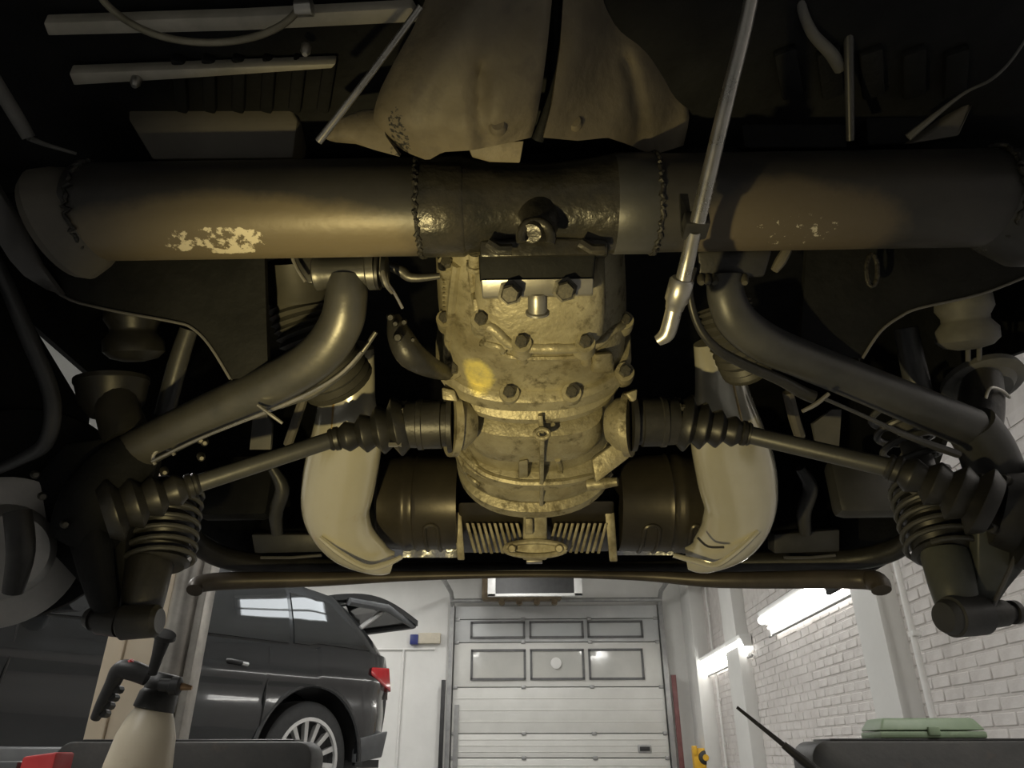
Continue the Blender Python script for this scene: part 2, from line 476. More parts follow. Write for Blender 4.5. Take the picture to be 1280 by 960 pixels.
# conduits on the right wall
def wpipe(pa, pb, dx, r, label):
    a, b = PX(*pa, XR - dx), PX(*pb, XR - dx)
    y = (a.y + b.y) / 2
    t = thing('conduit_pipe', (XR - dx, y, 0.35), label, 'pipe')
    build('pipe', MB().tube([(XR - dx, y, 0.0), (XR - dx, y, ZC)], r, 12), M['pipewhite'], t)
    for z in (0.6, 1.15, 1.7, 2.3):
        build('clip', MB().box((XR - dx + r * 0.5, y, z), (r * 2.6, r * 3.6, 0.03)), M['pipewhite'], t, 0.003)
wpipe((1123, 715), (1163, 885), 0.165, 0.02, 'white vertical conduit pipe clipped beside the near wall pier')
wpipe((897, 850), (903, 930), 0.03, 0.015, 'thin white vertical conduit pipe below the far wall light')
wpipe((869, 745), (876, 830), 0.03, 0.012, 'thin white vertical conduit pipe next to the garage door corner')

# garage door -----------------------------------------------------------
DY = YB - 0.03
door = struct(build('door_1', MB().box(((dl + dr) / 2, YB + 0.06, dtop / 2), (dr - dl, 0.03, dtop)), M['doorgrey']))
def zd(py): return PY(690, py, DY).z
def xd(px, py): return PY(px, py, DY).x
seams = [757, 774, 803, 859, 917]
zs = [zd(s) for s in seams] + [0.42, 0.02]
lean = 0.0
for i in range(len(zs) - 1):
    z1, z0 = zs[i], zs[i + 1]
    m_ = M['doorgrey'] if i < 2 else M['doorpanel']
    sec = build('door_panel', MB().box(((dl + dr) / 2, DY, (z0 + z1) / 2), (dr - dl - 0.06, 0.05, z1 - z0 - 0.012)), m_, door, 0.006)
    if i >= 3:
        for k in range(1, 4):
            zz = z0 + (z1 - z0) * k / 4
            build('groove_rib', MB().box(((dl + dr) / 2, DY - 0.026, zz), (dr - dl - 0.1, 0.012, 0.012)), m_, sec, 0.003)
    for k in range(4):
        xx = dl + (dr - dl) * (0.02 + 0.96 * k / 3)
        build('hinge', MB().box((xx, DY - 0.03, z0), (0.07, 0.025, 0.05)), M['trackmetal'], sec, 0.004)
M['pane'] = mat('greyed acrylic pane', (0.50, 0.50, 0.47), (0.60, 0.59, 0.55), 0.08, 0.0, scale=1.5, spec=0.8)
M['paneup'] = mat('dull acrylic pane', (0.46, 0.48, 0.48), (0.52, 0.53, 0.52), 0.2, 0.0, scale=1.5, spec=0.6)
M['seal'] = mat('dark window seal', (0.10, 0.10, 0.10), (0.15, 0.15, 0.15), 0.5)
def dwin(x0, x1, y0, y1, m_):
    zt, zb_ = zd(y0), zd(y1)
    xa, xb = xd(x0, (y0 + y1) / 2), xd(x1, (y0 + y1) / 2)
    f = MB(); t = 0.035
    for z in (zt, zb_):
        f.box(((xa + xb) / 2, DY - 0.035, z), (xb - xa + t, 0.03, t))
    for x in (xa, xb):
        f.box((x, DY - 0.035, (zt + zb_) / 2), (t, 0.03, abs(zt - zb_)))
    o = build('window_frame', f, M['seal'], door)
    build('pane', MB().sheet([[(xa + (xb - xa) * i / 6, DY - 0.028 - 0.012 * math.sin(i * 1.7 + j * 2.1) ** 2, zt + (zb_ - zt) * j / 4) for i in range(7)] for j in range(5)], (0, 0.008, 0)), m_, o)
for x0, x1 in ((590, 655), (664, 728), (737, 802)):
    dwin(x0 - 1 + (660 - x0) * 0.01, x1, 778, 797, M['paneup'])
    dwin(x0, x1 + 1, 813, 849, M['pane'])
c = PY(695, 829, DY - 0.05)
build('vent_disc', MB().lathe(c, c + Vector((0, -0.02, 0)), [(0, 0.085), (0.7, 0.085), (1, 0.07)], 24), M['wallwhite'], door)
hz = PY(806, 936, DY - 0.03)
hd = build('handle', MB().box(hz, (0.20, 0.03, 0.11)), M['trackmetal'], door, 0.012)
build('handle_recess', MB().box(hz + Vector((0, -0.014, 0)), (0.15, 0.012, 0.06)), M['black'], hd, 0.004)
hd2 = build('weather_strip', MB().box((dl + 0.1, DY - 0.03, 0.6), (0.07, 0.03, 1.1)), M['trackmetal'], door)
# tracks of the sectional door
trk = MB()
for x in (dl - 0.02, dr + 0.02):
    trk = MB()
    trk.box((x, DY - 0.05, dtop / 2), (0.07, 0.09, dtop))
    trk.tube([(x, DY - 0.05, dtop - 0.05), (x, DY - 0.12, dtop + 0.08), (x, DY - 0.3, dtop + 0.16), (x, DY - 2.6, dtop + 0.18)], 0.035, 8)
    o = build('track', trk, M['trackmetal'], door)
    build('hanger', MB().box((x, DY - 2.2, (dtop + 0.18 + ZC) / 2), (0.04, 0.04, ZC - dtop - 0.18)), M['trackmetal'], o)
build('spring_shaft', MB().tube([(dl - 0.05, DY - 0.12, dtop + 0.06), (dr + 0.05, DY - 0.12, dtop + 0.06)], 0.035, 12), M['trackmetal'], door)
# dark vertical posts beside the door
build('bumper_post', MB().box((dl - 0.11, DY - 0.12, 0.75), (0.06, 0.06, 1.5)), M['black'], door, 0.005)
M['maroon'] = mat('maroon paint', (0.16, 0.06, 0.06), (0.22, 0.09, 0.085), 0.5)
build('bumper_post', MB().box((dr + 0.12, DY - 0.12, 0.78), (0.07, 0.06, 1.56)), M['maroon'], door, 0.005)

# ceiling-hung opener in front of the door
oy = YB - 1.1
a, b = PY(610, 716, oy), PY(728, 745, oy)
t = thing('hanging_panel', ((a.x + b.x) / 2, oy, b.z), 'dark panel in a white frame hanging above the garage door', 'hanging panel')
f = MB(); cx_, cz_ = (a.x + b.x) / 2, (a.z + b.z) / 2; W_, H_ = b.x - a.x, a.z - b.z
f.box((a.x + 0.06, oy, cz_), (0.12, 0.06, H_)); f.box((b.x - 0.06, oy, cz_), (0.12, 0.06, H_)); f.box((cx_, oy, b.z + 0.02), (W_, 0.06, 0.04)); f.box((cx_, oy, a.z - 0.02), (W_, 0.06, 0.04))
build('frame', f, M['fixture'], t, 0.004)
build('dark_face', MB().box((cx_, oy + 0.005, cz_), (W_ - 0.2, 0.03, H_ - 0.06)), M['black'], t)
for dx in (-0.3, 0.3):
    build('hanger', MB().tube([(cx_ + dx, oy, a.z - 0.02), (cx_ + dx, oy, ZC)], 0.015, 8), M['trackmetal'], t)
oy2 = YB - 0.32
a2, b2 = PY(603, 722, oy2), PY(702, 755, oy2)
M['brown'] = mat('brown rusty metal', (0.16, 0.12, 0.075), (0.28, 0.22, 0.14), 0.6, 0.2, scale=9)
t = thing('door_motor', ((a2.x + b2.x) / 2, oy2, b2.z), 'brown door motor unit with small lugs behind the hanging panel', 'door motor')
build('body', MB().box(((a2.x + b2.x) / 2, oy2, (a2.z + b2.z) / 2 + 0.03), (b2.x - a2.x, 0.22, a2.z - b2.z - 0.05)), M['brown'], t, 0.04)
for k in range(4):
    x = a2.x + (b2.x - a2.x) * (0.25 + 0.22 * k)
    build('lug', MB().lathe((x, oy2 - 0.09, b2.z + 0.03), (x, oy2 + 0.05, b2.z + 0.03), [(0, 0.05), (1, 0.05)], 12), M['brown'], t)
build('mount', MB().box(((a2.x + b2.x) / 2, YB - 0.1, (a2.z + b2.z) / 2 + 0.05), (0.3, 0.22, 0.12)), M['trackmetal'], t)

# back wall fittings left of the door
q = PY(517, 800, YB - 0.02)
t = thing('switch_box', (q.x, YB, q.z), 'beige box with a blue square on the white wall beside garage door', 'switch box')
build('body', MB().box((q.x + 0.26, YB - 0.04, q.z + 0.02), (0.36, 0.10, 0.16)), mat('beige plastic', (0.55, 0.5, 0.4), None, 0.5), t, 0.008)
build('blue_square', MB().box((q.x + 0.02, YB - 0.05, q.z), (0.13, 0.11, 0.15)), mat('blue plastic', (0.02, 0.03, 0.16), None, 0.4), t, 0.006)
t = thing('wall_conduit', (q.x, YB, q.z - 0.1), 'thin white conduit running along the white wall above SUV bumper', 'pipe')
build('pipe', MB().tube([(q.x - 1.4, YB - 0.02, q.z - 0.14), (q.x + 0.35, YB - 0.02, q.z - 0.14)], 0.018, 8), M['pipewhite'], t)
build('drop_pipe', MB().tube([(q.x - 0.15, YB - 0.02, q.z - 0.14), (q.x - 0.15, YB - 0.02, 0.0)], 0.018, 8), M['pipewhite'], t)

# yellow box on pier by the door
q = PY(878, 948, YB - 0.62)
M['yellow'] = mat('yellow plastic', (0.75, 0.42, 0.03), (0.82, 0.48, 0.04), 0.4)
t = thing('key_box', (q.x, q.y, q.z - 0.1), 'yellow box with round black knob on the wall beside garage door', 'switch box')
build('body', MB().box((q.x, q.y + 0.05, q.z), (0.24, 0.18, 0.26)), M['yellow'], t, 0.015)
build('side_tab', MB().box((q.x - 0.10, q.y + 0.0, q.z + 0.10), (0.06, 0.12, 0.12)), M['yellow'], t, 0.01)
kn = build('knob', MB().lathe(q + Vector((0.03, -0.04, 0.01)), q + Vector((0.03, -0.10, 0.01)), [(0, 0.09), (0.7, 0.085), (1, 0.06)], 20), M['black'], t)
build('knob_centre', MB().lathe(q + Vector((0.03, -0.09, 0.01)), q + Vector((0.03, -0.115, 0.01)), [(0, 0.045), (1, 0.04)], 16), M['yellow'], kn)

# ================================================================== THE DARK SUV
M['suvpaint'] = mat('dark grey car paint', (0.020, 0.022, 0.024), (0.024, 0.026, 0.028), 0.25, 0.3, scale=4, coat=1.0)
M['suvglass'] = mat('dark window glass', (0.012, 0.014, 0.015), (0.016, 0.018, 0.02), 0.03, 0.0, scale=3, spec=1.0, coat=1.0)
M['suvtrim'] = mat('black car trim', (0.012, 0.012, 0.012), None, 0.5)
M['sillgrey'] = mat('grey sill plastic', (0.10, 0.105, 0.11), (0.13, 0.135, 0.14), 0.4)
M['tyre'] = mat('tyre rubber', (0.018, 0.018, 0.018), (0.03, 0.03, 0.03), 0.65, scale=20, bump=0.1)
M['alloy'] = mat('silver alloy', (0.62, 0.62, 0.61), (0.70, 0.70, 0.69), 0.3, 0.6, scale=5)
M['redlens'] = mat('red lens', (0.45, 0.01, 0.015), (0.55, 0.02, 0.03), 0.15, coat=0.6)
M['clearlens'] = mat('clear lens', (0.6, 0.58, 0.55), None, 0.1)
SA = R(31)
rear = Vector((math.sin(SA), math.cos(SA), 0)); side = Vector((math.cos(SA), -math.sin(SA), 0))
wc = P(381, 953, 5.45)
W0 = Vector((wc.x, wc.y, 0))
def SV(u, w, z):
    """u forward of rear axle, w outward from the centre line (visible side +), z up"""
    return W0 - rear * u + side * (w - 0.93) + Vector((0, 0, z))
suv = thing('suv_car', SV(1.4, 0, 0), 'dark grey SUV with its tailgate raised, parked beside the white wall', 'car')
RW = wc.z          # wheel radius follows from the height of its centre
RA = RW + 0.10
HWD = 0.98
def zlow(u):
    z = 0.40 if -0.62 < u < 3.3 else 0.48
    for uc in (0.0, 2.92):
        if abs(u - uc) < RA:
            z = max(z, RW + math.sqrt(max(0, RA * RA - (u - uc) ** 2)))
    return z
def belt(u): return 1.235 - 0.035 * u * 0.35 + (0.02 if u < 0 else 0)
def wid(u):
    if u < -0.55: return HWD - 0.16 * ((-0.55 - u) / 0.40) ** 2
    if u > 3.2: return HWD - 0.2 * ((u - 3.2) / 0.65) ** 2
    return HWD
us = [-0.95 + 0.02 * i for i in range(241)]
def bulge(t):      # body side section, 0 at the sill, 1 at the belt
    return -0.045 * (1 - t) ** 2 - 0.03 * max(0, (t - 0.55) / 0.45) ** 2 + 0.012 * math.sin(t * math.pi)
for sgn, nm in ((1, 'body_side'), (-1, 'body_side')):
    rows = []
    for k in range(31):
        row = []
        for u in us:
            z0 = zlow(u); z1 = belt(u)
            zz = z0 + (z1 - z0) * k / 30
            t = (zz - 0.4) / (z1 - 0.4)
            crease = 0.010 * math.exp(-((t - 0.74) / 0.06) ** 2) - 0.012 * math.exp(-((t - 0.58) / 0.08) ** 2)
            row.append(SV(u, sgn * (wid(u) + bulge(t) + crease), zz))
        rows.append(row)
    build(nm, MB().sheet(rows, side * (-0.03 * sgn)), M['suvpaint'], suv, 0, 30)
# wheel arch liners and lips
for uc in (0.0, 2.92):
    for sgn in (1, -1):
        arc = [R(180 * k / 24) for k in range(25)]
        rows = [[SV(uc + (RA + 0.0) * math.cos(a), sgn * w, RW + RA * math.sin(a)) for a in arc] for w in (0.55, 0.95)]
        build('wheel_arch_liner', MB().sheet(rows, (0, 0, 0.01)), M['suvtrim'], suv)
        build('wheel_arch_lip', MB().tube([SV(uc + (RA + 0.012) * math.cos(a), sgn * (wid(uc) - 0.02), RW + (RA + 0.012) * math.sin(a)) for a in arc], 0.022, 8), M['suvpaint'], suv)
# rear face, bonnet, nose, floor
rows = []
for k in range(9):
    z = 0.48 + (belt(-0.95) - 0.48) * k / 8
    rows.append([SV(-0.95 - 0.10 * math.cos(j / 12 * math.pi - math.pi / 2) ** 0.6 - 0.02 * math.sin(k / 8 * 3.1), (j / 12 * 2 - 1) * (wid(-0.95) + bulge(k / 8)), z) for j in range(13)])
build('rear_panel', MB().sheet(rows, rear * -0.03), M['suvpaint'], suv, 0, 30)
rows = [[SV(3.85 + 0.12 * math.cos(j / 12 * math.pi - math.pi / 2), (j / 12 * 2 - 1) * wid(3.85), 0.45 + 0.62 * k / 6) for j in range(13)] for k in range(7)]
build('front_panel', MB().sheet(rows, rear * 0.03), M['suvpaint'], suv, 0, 30)
rows = [[SV(2.35 + 1.5 * k / 8, (j / 10 * 2 - 1) * (wid(2.35 + 1.5 * k / 8) - 0.01), 1.20 - 0.13 * (k / 8) ** 2 + 0.05 * (1 - (j / 5 - 1) ** 2)) for j in range(11)] for k in range(9)]
build('bonnet', MB().sheet(rows, (0, 0, -0.02)), M['suvpaint'], suv, 0, 30)
build('floor_pan', MB().hexa([SV(-0.9, -0.85, 0.38), SV(-0.9, 0.85, 0.38), SV(3.7, 0.85, 0.38), SV(3.7, -0.85, 0.38)], [SV(-0.9, -0.85, 0.44), SV(-0.9, 0.85, 0.44), SV(3.7, 0.85, 0.44), SV(3.7, -0.85, 0.44)]), M['suvtrim'], suv)
# greenhouse: roof line and pillars
def roofz(u):
    if u > 1.9: return 1.76 - 0.50 * ((u - 1.9) / 0.75) ** 1.25
    return 1.79 - 0.035 * ((u - 0.9) / 1.6) ** 2 - (0.02 * max(0, -u))
gu = [-0.62 + 0.04 * i for i in range(81)]
def gw(u, t):
    """half width of the cabin at height fraction t from belt to roof"""
    uq = u - 0.33 * (1 - t) * max(0, -u / 0.62)
    b_ = wid(max(uq, -0.95)) - 0.055 - (0.0 if t > 0.3 else 0.02 * (0.3 - t))
    return b_ - 0.17 * t ** 1.3
def rearcut(u, t):   # the tail leans forward going up
    return u + 0.0
for sgn in (1, -1):
    rows = []
    for k in range(8):
        t = k / 7
        row = []
        for u in gu:
            uu = u + (0.34 * t * max(0, (0.25 - u) / 0.87) if u < 0.25 else 0) - 0.33 * (1 - t) * max(0, (0.0 - u) / 0.62)
            zt = max(roofz(u) - 0.04, belt(u) + 0.005)
            row.append(SV(uu, sgn * gw(u, t), belt(u) + (zt - belt(u)) * t))
        rows.append(row)
    build('cabin_side', MB().sheet(rows, side * (-0.03 * sgn)), M['suvpaint'], suv, 0, 30)
rows = []
for u in gu[:70]:
    uu = u + (0.34 * max(0, (0.25 - u) / 0.87) if u < 0.25 else 0)
    rows.append([SV(uu, (j / 10 * 2 - 1) * gw(u, 1), max(roofz(u) - 0.04, belt(u) + 0.004) + 0.05 * (1 - (j / 5 - 1) ** 4)) for j in range(11)])
build('roof', MB().sheet(rows, (0, 0, -0.02)), M['suvpaint'], suv, 0, 30)
def glass(poly, name='side_window'):
    """polygon of (u, height fraction) subdivided on the cabin side"""
    pts = []
    n = len(poly)
    rows = []
    u0b, u0t, u1b, u1t, t0, t1 = poly
    for k in range(6):
        t = t0 + (t1 - t0) * k / 5
        f = k / 5
        row = []
        for j in range(9):
            u = (u0b + (u0t - u0b) * f) * (1 - j / 8) + (u1b + (u1t - u1b) * f) * j / 8
            uu = u + (0.34 * t * max(0, (0.25 - u) / 0.87) if u < 0.25 else 0) - 0.33 * (1 - t) * max(0, (0.0 - u) / 0.62)
            zt = roofz(u) - 0.04
            row.append(SV(uu, gw(u, t) + 0.008, belt(u) + (zt - belt(u)) * t))
        rows.append(row)
    return build(name, MB().sheet(rows, side * -0.01), M['suvglass'], suv, 0, 60)
glass((-0.42, -0.36, 0.24, 0.24, 0.06, 0.84))
glass((0.29, 0.29, 1.08, 1.08, 0.05, 0.87))
glass((1.15, 1.15, 2.25, 1.95, 0.05, 0.87))
# sill strip, door shut lines, handles, lamps
build('sill_strip', MB().hexa([SV(0.53, 0.955, 0.40), SV(0.53, 0.985, 0.41), SV(2.35, 0.985, 0.41), SV(2.35, 0.955, 0.40)], [SV(0.53, 0.955, 0.53), SV(0.53, 0.978, 0.52), SV(2.35, 0.978, 0.52), SV(2.35, 0.955, 0.53)]), M['sillgrey'], suv, 0.008)
build('bumper_strip', MB().hexa([SV(-0.97, 0.78, 0.46), SV(-0.88, 0.90, 0.46), SV(-0.52, 0.955, 0.42), SV(-0.52, 0.9, 0.42)], [SV(-0.99, 0.80, 0.66), SV(-0.9, 0.93, 0.66), SV(-0.52, 0.985, 0.6), SV(-0.52, 0.9, 0.6)]), M['sillgrey'], suv, 0.01)
for u in (0.50, 1.12, 2.30):
    pts = [SV(u - 0.03 * math.sin(k), wid(u) + bulge((z - 0.4) / 0.83) + 0.002, z) for k, z in enumerate([0.56 if u > 0.6 else 0.98, 0.95, 1.2])] if u > 0.6 else [SV(u, wid(u) + bulge((z - 0.4) / 0.83) + 0.002, z) for z in (0.62, 0.8, 1.0, 1.2)]
    build('shut_line', MB().tube(pts, 0.006, 6), M['suvtrim'], suv)
for u in (0.68, 1.32):
    h = build('door_handle', MB().tube([SV(u, 0.955, 1.06), SV(u + 0.03, 0.985, 1.065), SV(u + 0.17, 0.985, 1.075), SV(u + 0.2, 0.955, 1.075)], 0.016, 10), M['suvtrim'], suv)
    build('handle_cap', MB().tube([SV(u + 0.02, 0.99, 1.062), SV(u + 0.07, 0.99, 1.065)], 0.014, 8), M['alloy'], h)
lamp = MB().hexa([SV(-0.985, 0.80, 0.97), SV(-0.90, 0.935, 0.97), SV(-0.56, 1.0, 1.09), SV(-0.9, 0.75, 1.0)], [SV(-0.975, 0.78, 1.17), SV(-0.88, 0.915, 1.17), SV(-0.58, 0.985, 1.15), SV(-0.9, 0.74, 1.15)])
tl = build('tail_light', lamp, M['redlens'], suv, 0.01)
build('lens_clear', MB().hexa([SV(-1.00, 0.74, 0.92), SV(-0.955, 0.85, 0.91), SV(-0.93, 0.87, 0.91), SV(-0.95, 0.7, 0.92)], [SV(-1.0, 0.74, 1.0), SV(-0.96, 0.84, 1.0), SV(-0.93, 0.86, 1.0), SV(-0.95, 0.7, 1.0)]), M['clearlens'], tl)
build('paint_reflection', MB().lathe(SV(-0.62, 0.925, 0.86), SV(-0.62, 0.962, 0.86), [(0, 0.055), (0.8, 0.055), (1, 0.045)], 20), M['alloy'], suv)  # silver disc stands in for a white reflection on the paint
build('wing_mirror', MB().tube([SV(2.12, 0.93, 1.26), SV(2.12, 1.02, 1.28), SV(2.08, 1.17, 1.30)], [0.03, 0.06, 0.08], 12), M['suvpaint'], suv)
# raised tailgate with window and struts
def TG(s, w, o=0):
    ang = R(-6 + 16 * s)
    return SV(-0.30 - 1.02 * s, w, 1.74 - 0.10 * s + 0.10 * math.sin(s * 3.14) + o)
rows = [[TG(k / 10, (j / 8 * 2 - 1) * (0.74 + 0.10 * (k / 10))) for j in range(9)] for k in range(11)]
tg = build('tailgate', MB().sheet(rows, (0, 0, -0.05)), M['suvpaint'], suv, 0, 40)
rows = [[TG(0.12 + 0.55 * k / 6, (j / 6 * 2 - 1) * 0.62, -0.058) for j in range(7)] for k in range(7)]
build('tailgate_window', MB().sheet(rows, (0, 0, -0.006)), M['suvglass'], tg)
build('tailgate_trim', MB().tube([TG(0.98, -0.8, -0.05), TG(1.0, 0, -0.05), TG(0.98, 0.8, -0.05), TG(0.6, 0.80, -0.07), TG(0.15, 0.76, -0.07)], 0.035, 8), M['sillgrey'], tg)
build('strut', MB().tube([SV(-0.50, 0.78, 1.42), TG(0.62, 0.74, -0.08)], 0.022, 8), M['alloy'], tg)
build('strut', MB().tube([SV(-0.50, -0.78, 1.42), TG(0.62, -0.74, -0.08)], 0.022, 8), M['alloy'], tg)
build('latch', MB().box(TG(0.93, 0.0, -0.10), (0.12, 0.10, 0.10)), M['suvtrim'], tg, 0.01)
# wheels
def wheel(uc, sgn):
    def A(w): return SV(uc, sgn * w, RW)
    tyre = build('tyre', MB().lathe(A(0.68), A(0.95), [(0, RW * 0.70), (0.02, RW * 0.90), (0.12, RW * 0.985), (0.3, RW), (0.7, RW), (0.88, RW * 0.985), (0.98, RW * 0.90), (1.0, RW * 0.70), (0.9, RW * 0.68)], 48, False), M['tyre'], suv)
    build('rim', MB().lathe(A(0.72), A(0.945), [(0, RW * 0.60), (0.7, RW * 0.62), (0.97, RW * 0.70), (1.0, RW * 0.72), (1.0, RW * 0.67), (0.8, RW * 0.60), (0.6, 0.05), (0.55, 0.02)], 40), M['suvtrim'], tyre)
    build('rim_edge', MB().lathe(A(0.93), A(0.955), [(0, RW * 0.73), (1, RW * 0.72), (1, RW * 0.66), (0, RW * 0.65)], 48, False), M['alloy'], tyre)
    build('hub_cap', MB().lathe(A(0.88), A(0.94), [(0, 0.08), (0.7, 0.075), (1, 0.05)], 20), M['alloy'], tyre)
    up = Vector((0, 0, 1)); fw = -rear
    for k in range(14):
        a = 2 * math.pi * k / 14 + 0.11
        e = up * math.sin(a) + fw * math.cos(a); g = up * math.cos(a) - fw * math.sin(a)
        c0 = A(0.925) + e * 0.05; c1 = A(0.94) + e * RW * 0.68
        o_ = side * (-0.04 * sgn)
        build('spoke', MB().hexa([c0 - g * .012, c0 + g * .012, c1 + g * .020, c1 - g * .020], [c0 - g * .012 + o_, c0 + g * .012 + o_, c1 + g * .020 + o_, c1 - g * .020 + o_]), M['alloy'], tyre)
wheel(0.0, 1); wheel(2.92, 1); wheel(0.0, -1); wheel(2.92, -1)

# ================================================================== THINGS NEAR THE LIFT
M['cream'] = mat('cream lift paint', (0.66, 0.56, 0.42), (0.72, 0.63, 0.49), 0.45, scale=3)
M['steelgrey'] = mat('worn steel edge', (0.33, 0.31, 0.28), (0.52, 0.50, 0.46), 0.35, 0.6, scale=10)
dcol = 2.55
a = P(102, 925, dcol); b = P(178, 925, dcol); c = P(222, 925, dcol + 0.1)
xa, xb, xc_ = a.x, b.x, c.x; yc = a.y
post = thing('lift_column', ((xa + xb) / 2, yc, 0), 'cream painted lift column with a steel edge behind the spray bottle', 'lift column')
build('column', MB().box(((xa + xb) / 2, yc + 0.11, 1.3), (xb - xa, 0.22, 2.6)), M['cream'], post, 0.012)
build('fold_ridge', MB().box((xa + (xb - xa) * 0.35, yc - 0.006, 1.3), (0.012, 0.014, 2.6)), M['cream'], post, 0.003)
build('steel_edge', MB().tube([(xb + 0.045, yc + 0.02, 0.0), (xb + 0.045, yc + 0.02, 2.6)], 0.05, 14), M['steelgrey'], post)
build('steel_strip', MB().box((xb + 0.115, yc + 0.05, 1.3), (0.03, 0.08, 2.6)), M['steelgrey'], post, 0.004)
build('base_plate', MB().box(((xa + xb) / 2, yc + 0.1, 0.012), (0.6, 0.5, 0.024)), M['cream'], post, 0.005)

M['platform'] = mat('dark grey platform', (0.045, 0.045, 0.044), (0.075, 0.072, 0.066), 0.55, scale=6, bump=0.15)
add_layer(M['platform'], (0.16, 0.11, 0.07), 7, 0.62, 0.8, seed=4.0, power=0.5)
def platform(px0, px1, py, d, label, dep):
    a, b = P(px0, py, d), P(px1, py, d)
    y = (a.y + b.y) / 2; z = (a.z + b.z) / 2
    t = thing('platform', ((a.x + b.x) / 2, y, 0), label, 'platform', 'low dark platforms beneath the car')
    cx = (a.x + b.x) / 2; wd = b.x - a.x
    # rounded top corners in the front view
    r = 0.045; pts = []
    for sx, a0 in ((1, 0), (-1, 90)):
        for k in range(7):
            an = R(a0 + 15 * k)
            pts.append((cx + sx * 0 + (wd / 2 - r) * sx + r * math.cos(an), y, z - r + r * math.sin(an)))
    pts += [(cx - wd / 2, y, 0.06), (cx + wd / 2, y, 0.06)]
    build('body', MB().plate(pts, (0, dep, 0)), M['platform'], t, 0.006)
    build('top_mat', MB().box((cx, y + dep / 2, z + 0.002), (wd - 0.12, dep - 0.03, 0.008)), M['rubber'], t, 0.003)
    for sx in (-1, 1):
        build('foot', MB().box((cx + sx * (wd / 2 - 0.08), y + dep / 2, 0.03), (0.10, dep - 0.03, 0.06)), M['blackmetal'], t, 0.005)
    return t, cx, y, z, wd
pl, pcx, pcy, pcz, pwd = platform(68, 394, 927, 2.0, 'dark grey platform with rounded corners in front of the SUV wheel', 0.12)
pr, qcx, qcy, qcz, qwd = platform(1014, 1340, 926, 1.9, 'dark grey platform with rounded corners carrying the green case', 0.17)

# green case on the right platform
M['green'] = mat('dusty green plastic', (0.20, 0.27, 0.17), (0.27, 0.34, 0.23), 0.5, scale=8)
yg = qcy + 0.085
g0, g1 = PY(1088, 920, yg), PY(1218, 920, yg)
zt = PY(1150, 900, yg).z; zb0 = qcz + 0.006
t = thing('tool_case', ((g0.x + g1.x) / 2, yg, zb0), 'flat green tool case lying on the right dark platform', 'tool case')
gc = (g0.x + g1.x) / 2; gw_ = g1.x - g0.x
zt = max(zt, zb0 + 0.05); zm = zb0 + (zt - zb0) * 0.35
build('base', MB().box((gc, yg, (zb0 + zm) / 2), (gw_, 0.14, zm - zb0)), M['green'], t, 0.006)
build('lid', MB().hexa([(gc - gw_ / 2, yg - .07, zm + .002), (gc + gw_ / 2, yg - .07, zm + .002), (gc + gw_ / 2, yg + .07, zm + .002), (gc - gw_ / 2, yg + .07, zm + .002)],
                      [(gc - gw_ / 2 + .02, yg - .055, zt), (gc + gw_ / 2 - .02, yg - .055, zt), (gc + gw_ / 2 - .02, yg + .055, zt), (gc - gw_ / 2 + .02, yg + .055, zt)]), M['green'], t, 0.006)
build('latch', MB().box((gc, yg - 0.073, zm), (0.03, 0.012, 0.022)), M['green'], t, 0.003)
# thin rod beside it
ra, rb = P(921, 884, 1.86), P(1003, 950, 1.78)
rext = rb + (rb - ra) * (rb.z / (ra.z - rb.z))
t = thing('thin_rod', tuple(rext), 'thin black rod leaning out from beside the right dark platform', 'rod')
build('rod', MB().tube([ra, ra.lerp(rb, 0.6), rb], [0.004, 0.006, 0.007], 8), M['black'], t)
build('grip', MB().tube([ra.lerp(rb, 0.72), rb, rext], [0.009, 0.012, 0.012], 10), M['blackmetal'], t)

# red object by the left edge, on a low box
M['red'] = mat('red plastic', (0.55, 0.035, 0.04), (0.65, 0.06, 0.06), 0.45)
ra = P(22, 940, 1.75); rb = P(75, 940, 1.75)
t = thing('red_box', ((ra.x + rb.x) / 2, ra.y, 0), 'red box with a grey end at the far left of the dark platform', 'box')
zt = ra.z
build('body', MB().hexa([(ra.x + .01, ra.y, 0.0), (rb.x, ra.y, 0.0), (rb.x, ra.y + .08, 0.0), (ra.x + .01, ra.y + .08, 0.0)], [(ra.x + .015, ra.y, zt - .01), (rb.x - .006, ra.y, zt), (rb.x - .006, ra.y + .08, zt), (ra.x + .015, ra.y + .08, zt - .01)]), M['red'], t, 0.006)
build('end_cap', MB().box((ra.x - 0.02, ra.y + 0.04, zt / 2 - 0.01), (0.055, 0.08, zt - 0.02)), M['sillgrey'], t, 0.005)

# spray bottle ---------------------------------------------------------
M['bottle'] = mat('yellowed translucent plastic', (0.66, 0.57, 0.42), (0.74, 0.67, 0.52), 0.4, scale=5)
add_layer(M['bottle'], (0.40, 0.30, 0.18), 9, 0.55, 0.75, seed=2.0, power=0.6)
db = 1.5
def B(px, py): return P(px, py, db)
bx = B(172, 930)
zbase = 0.29
stool = thing('low_stool', (bx.x, bx.y, 0), 'low dark stool beneath the spray bottle', 'stool')
build('seat', MB().lathe((bx.x, bx.y, zbase - 0.04), (bx.x, bx.y, zbase), [(0, 0.13), (0.3, 0.15), (0.8, 0.15), (1, 0.14)], 28), M['black'], stool)
for k in range(4):
    an = R(45 + 90 * k)
    build('leg', MB().tube([(bx.x + .09 * math.cos(an), bx.y + .09 * math.sin(an), zbase - 0.03), (bx.x + .14 * math.cos(an), bx.y + .14 * math.sin(an), 0)], 0.012, 8), M['blackmetal'], stool)
sb = thing('spray_bottle', (bx.x, bx.y, zbase), 'cream plastic pump spray bottle with black trigger head', 'spray bottle')
sc = db / FPX
zt = B(180, 884).z
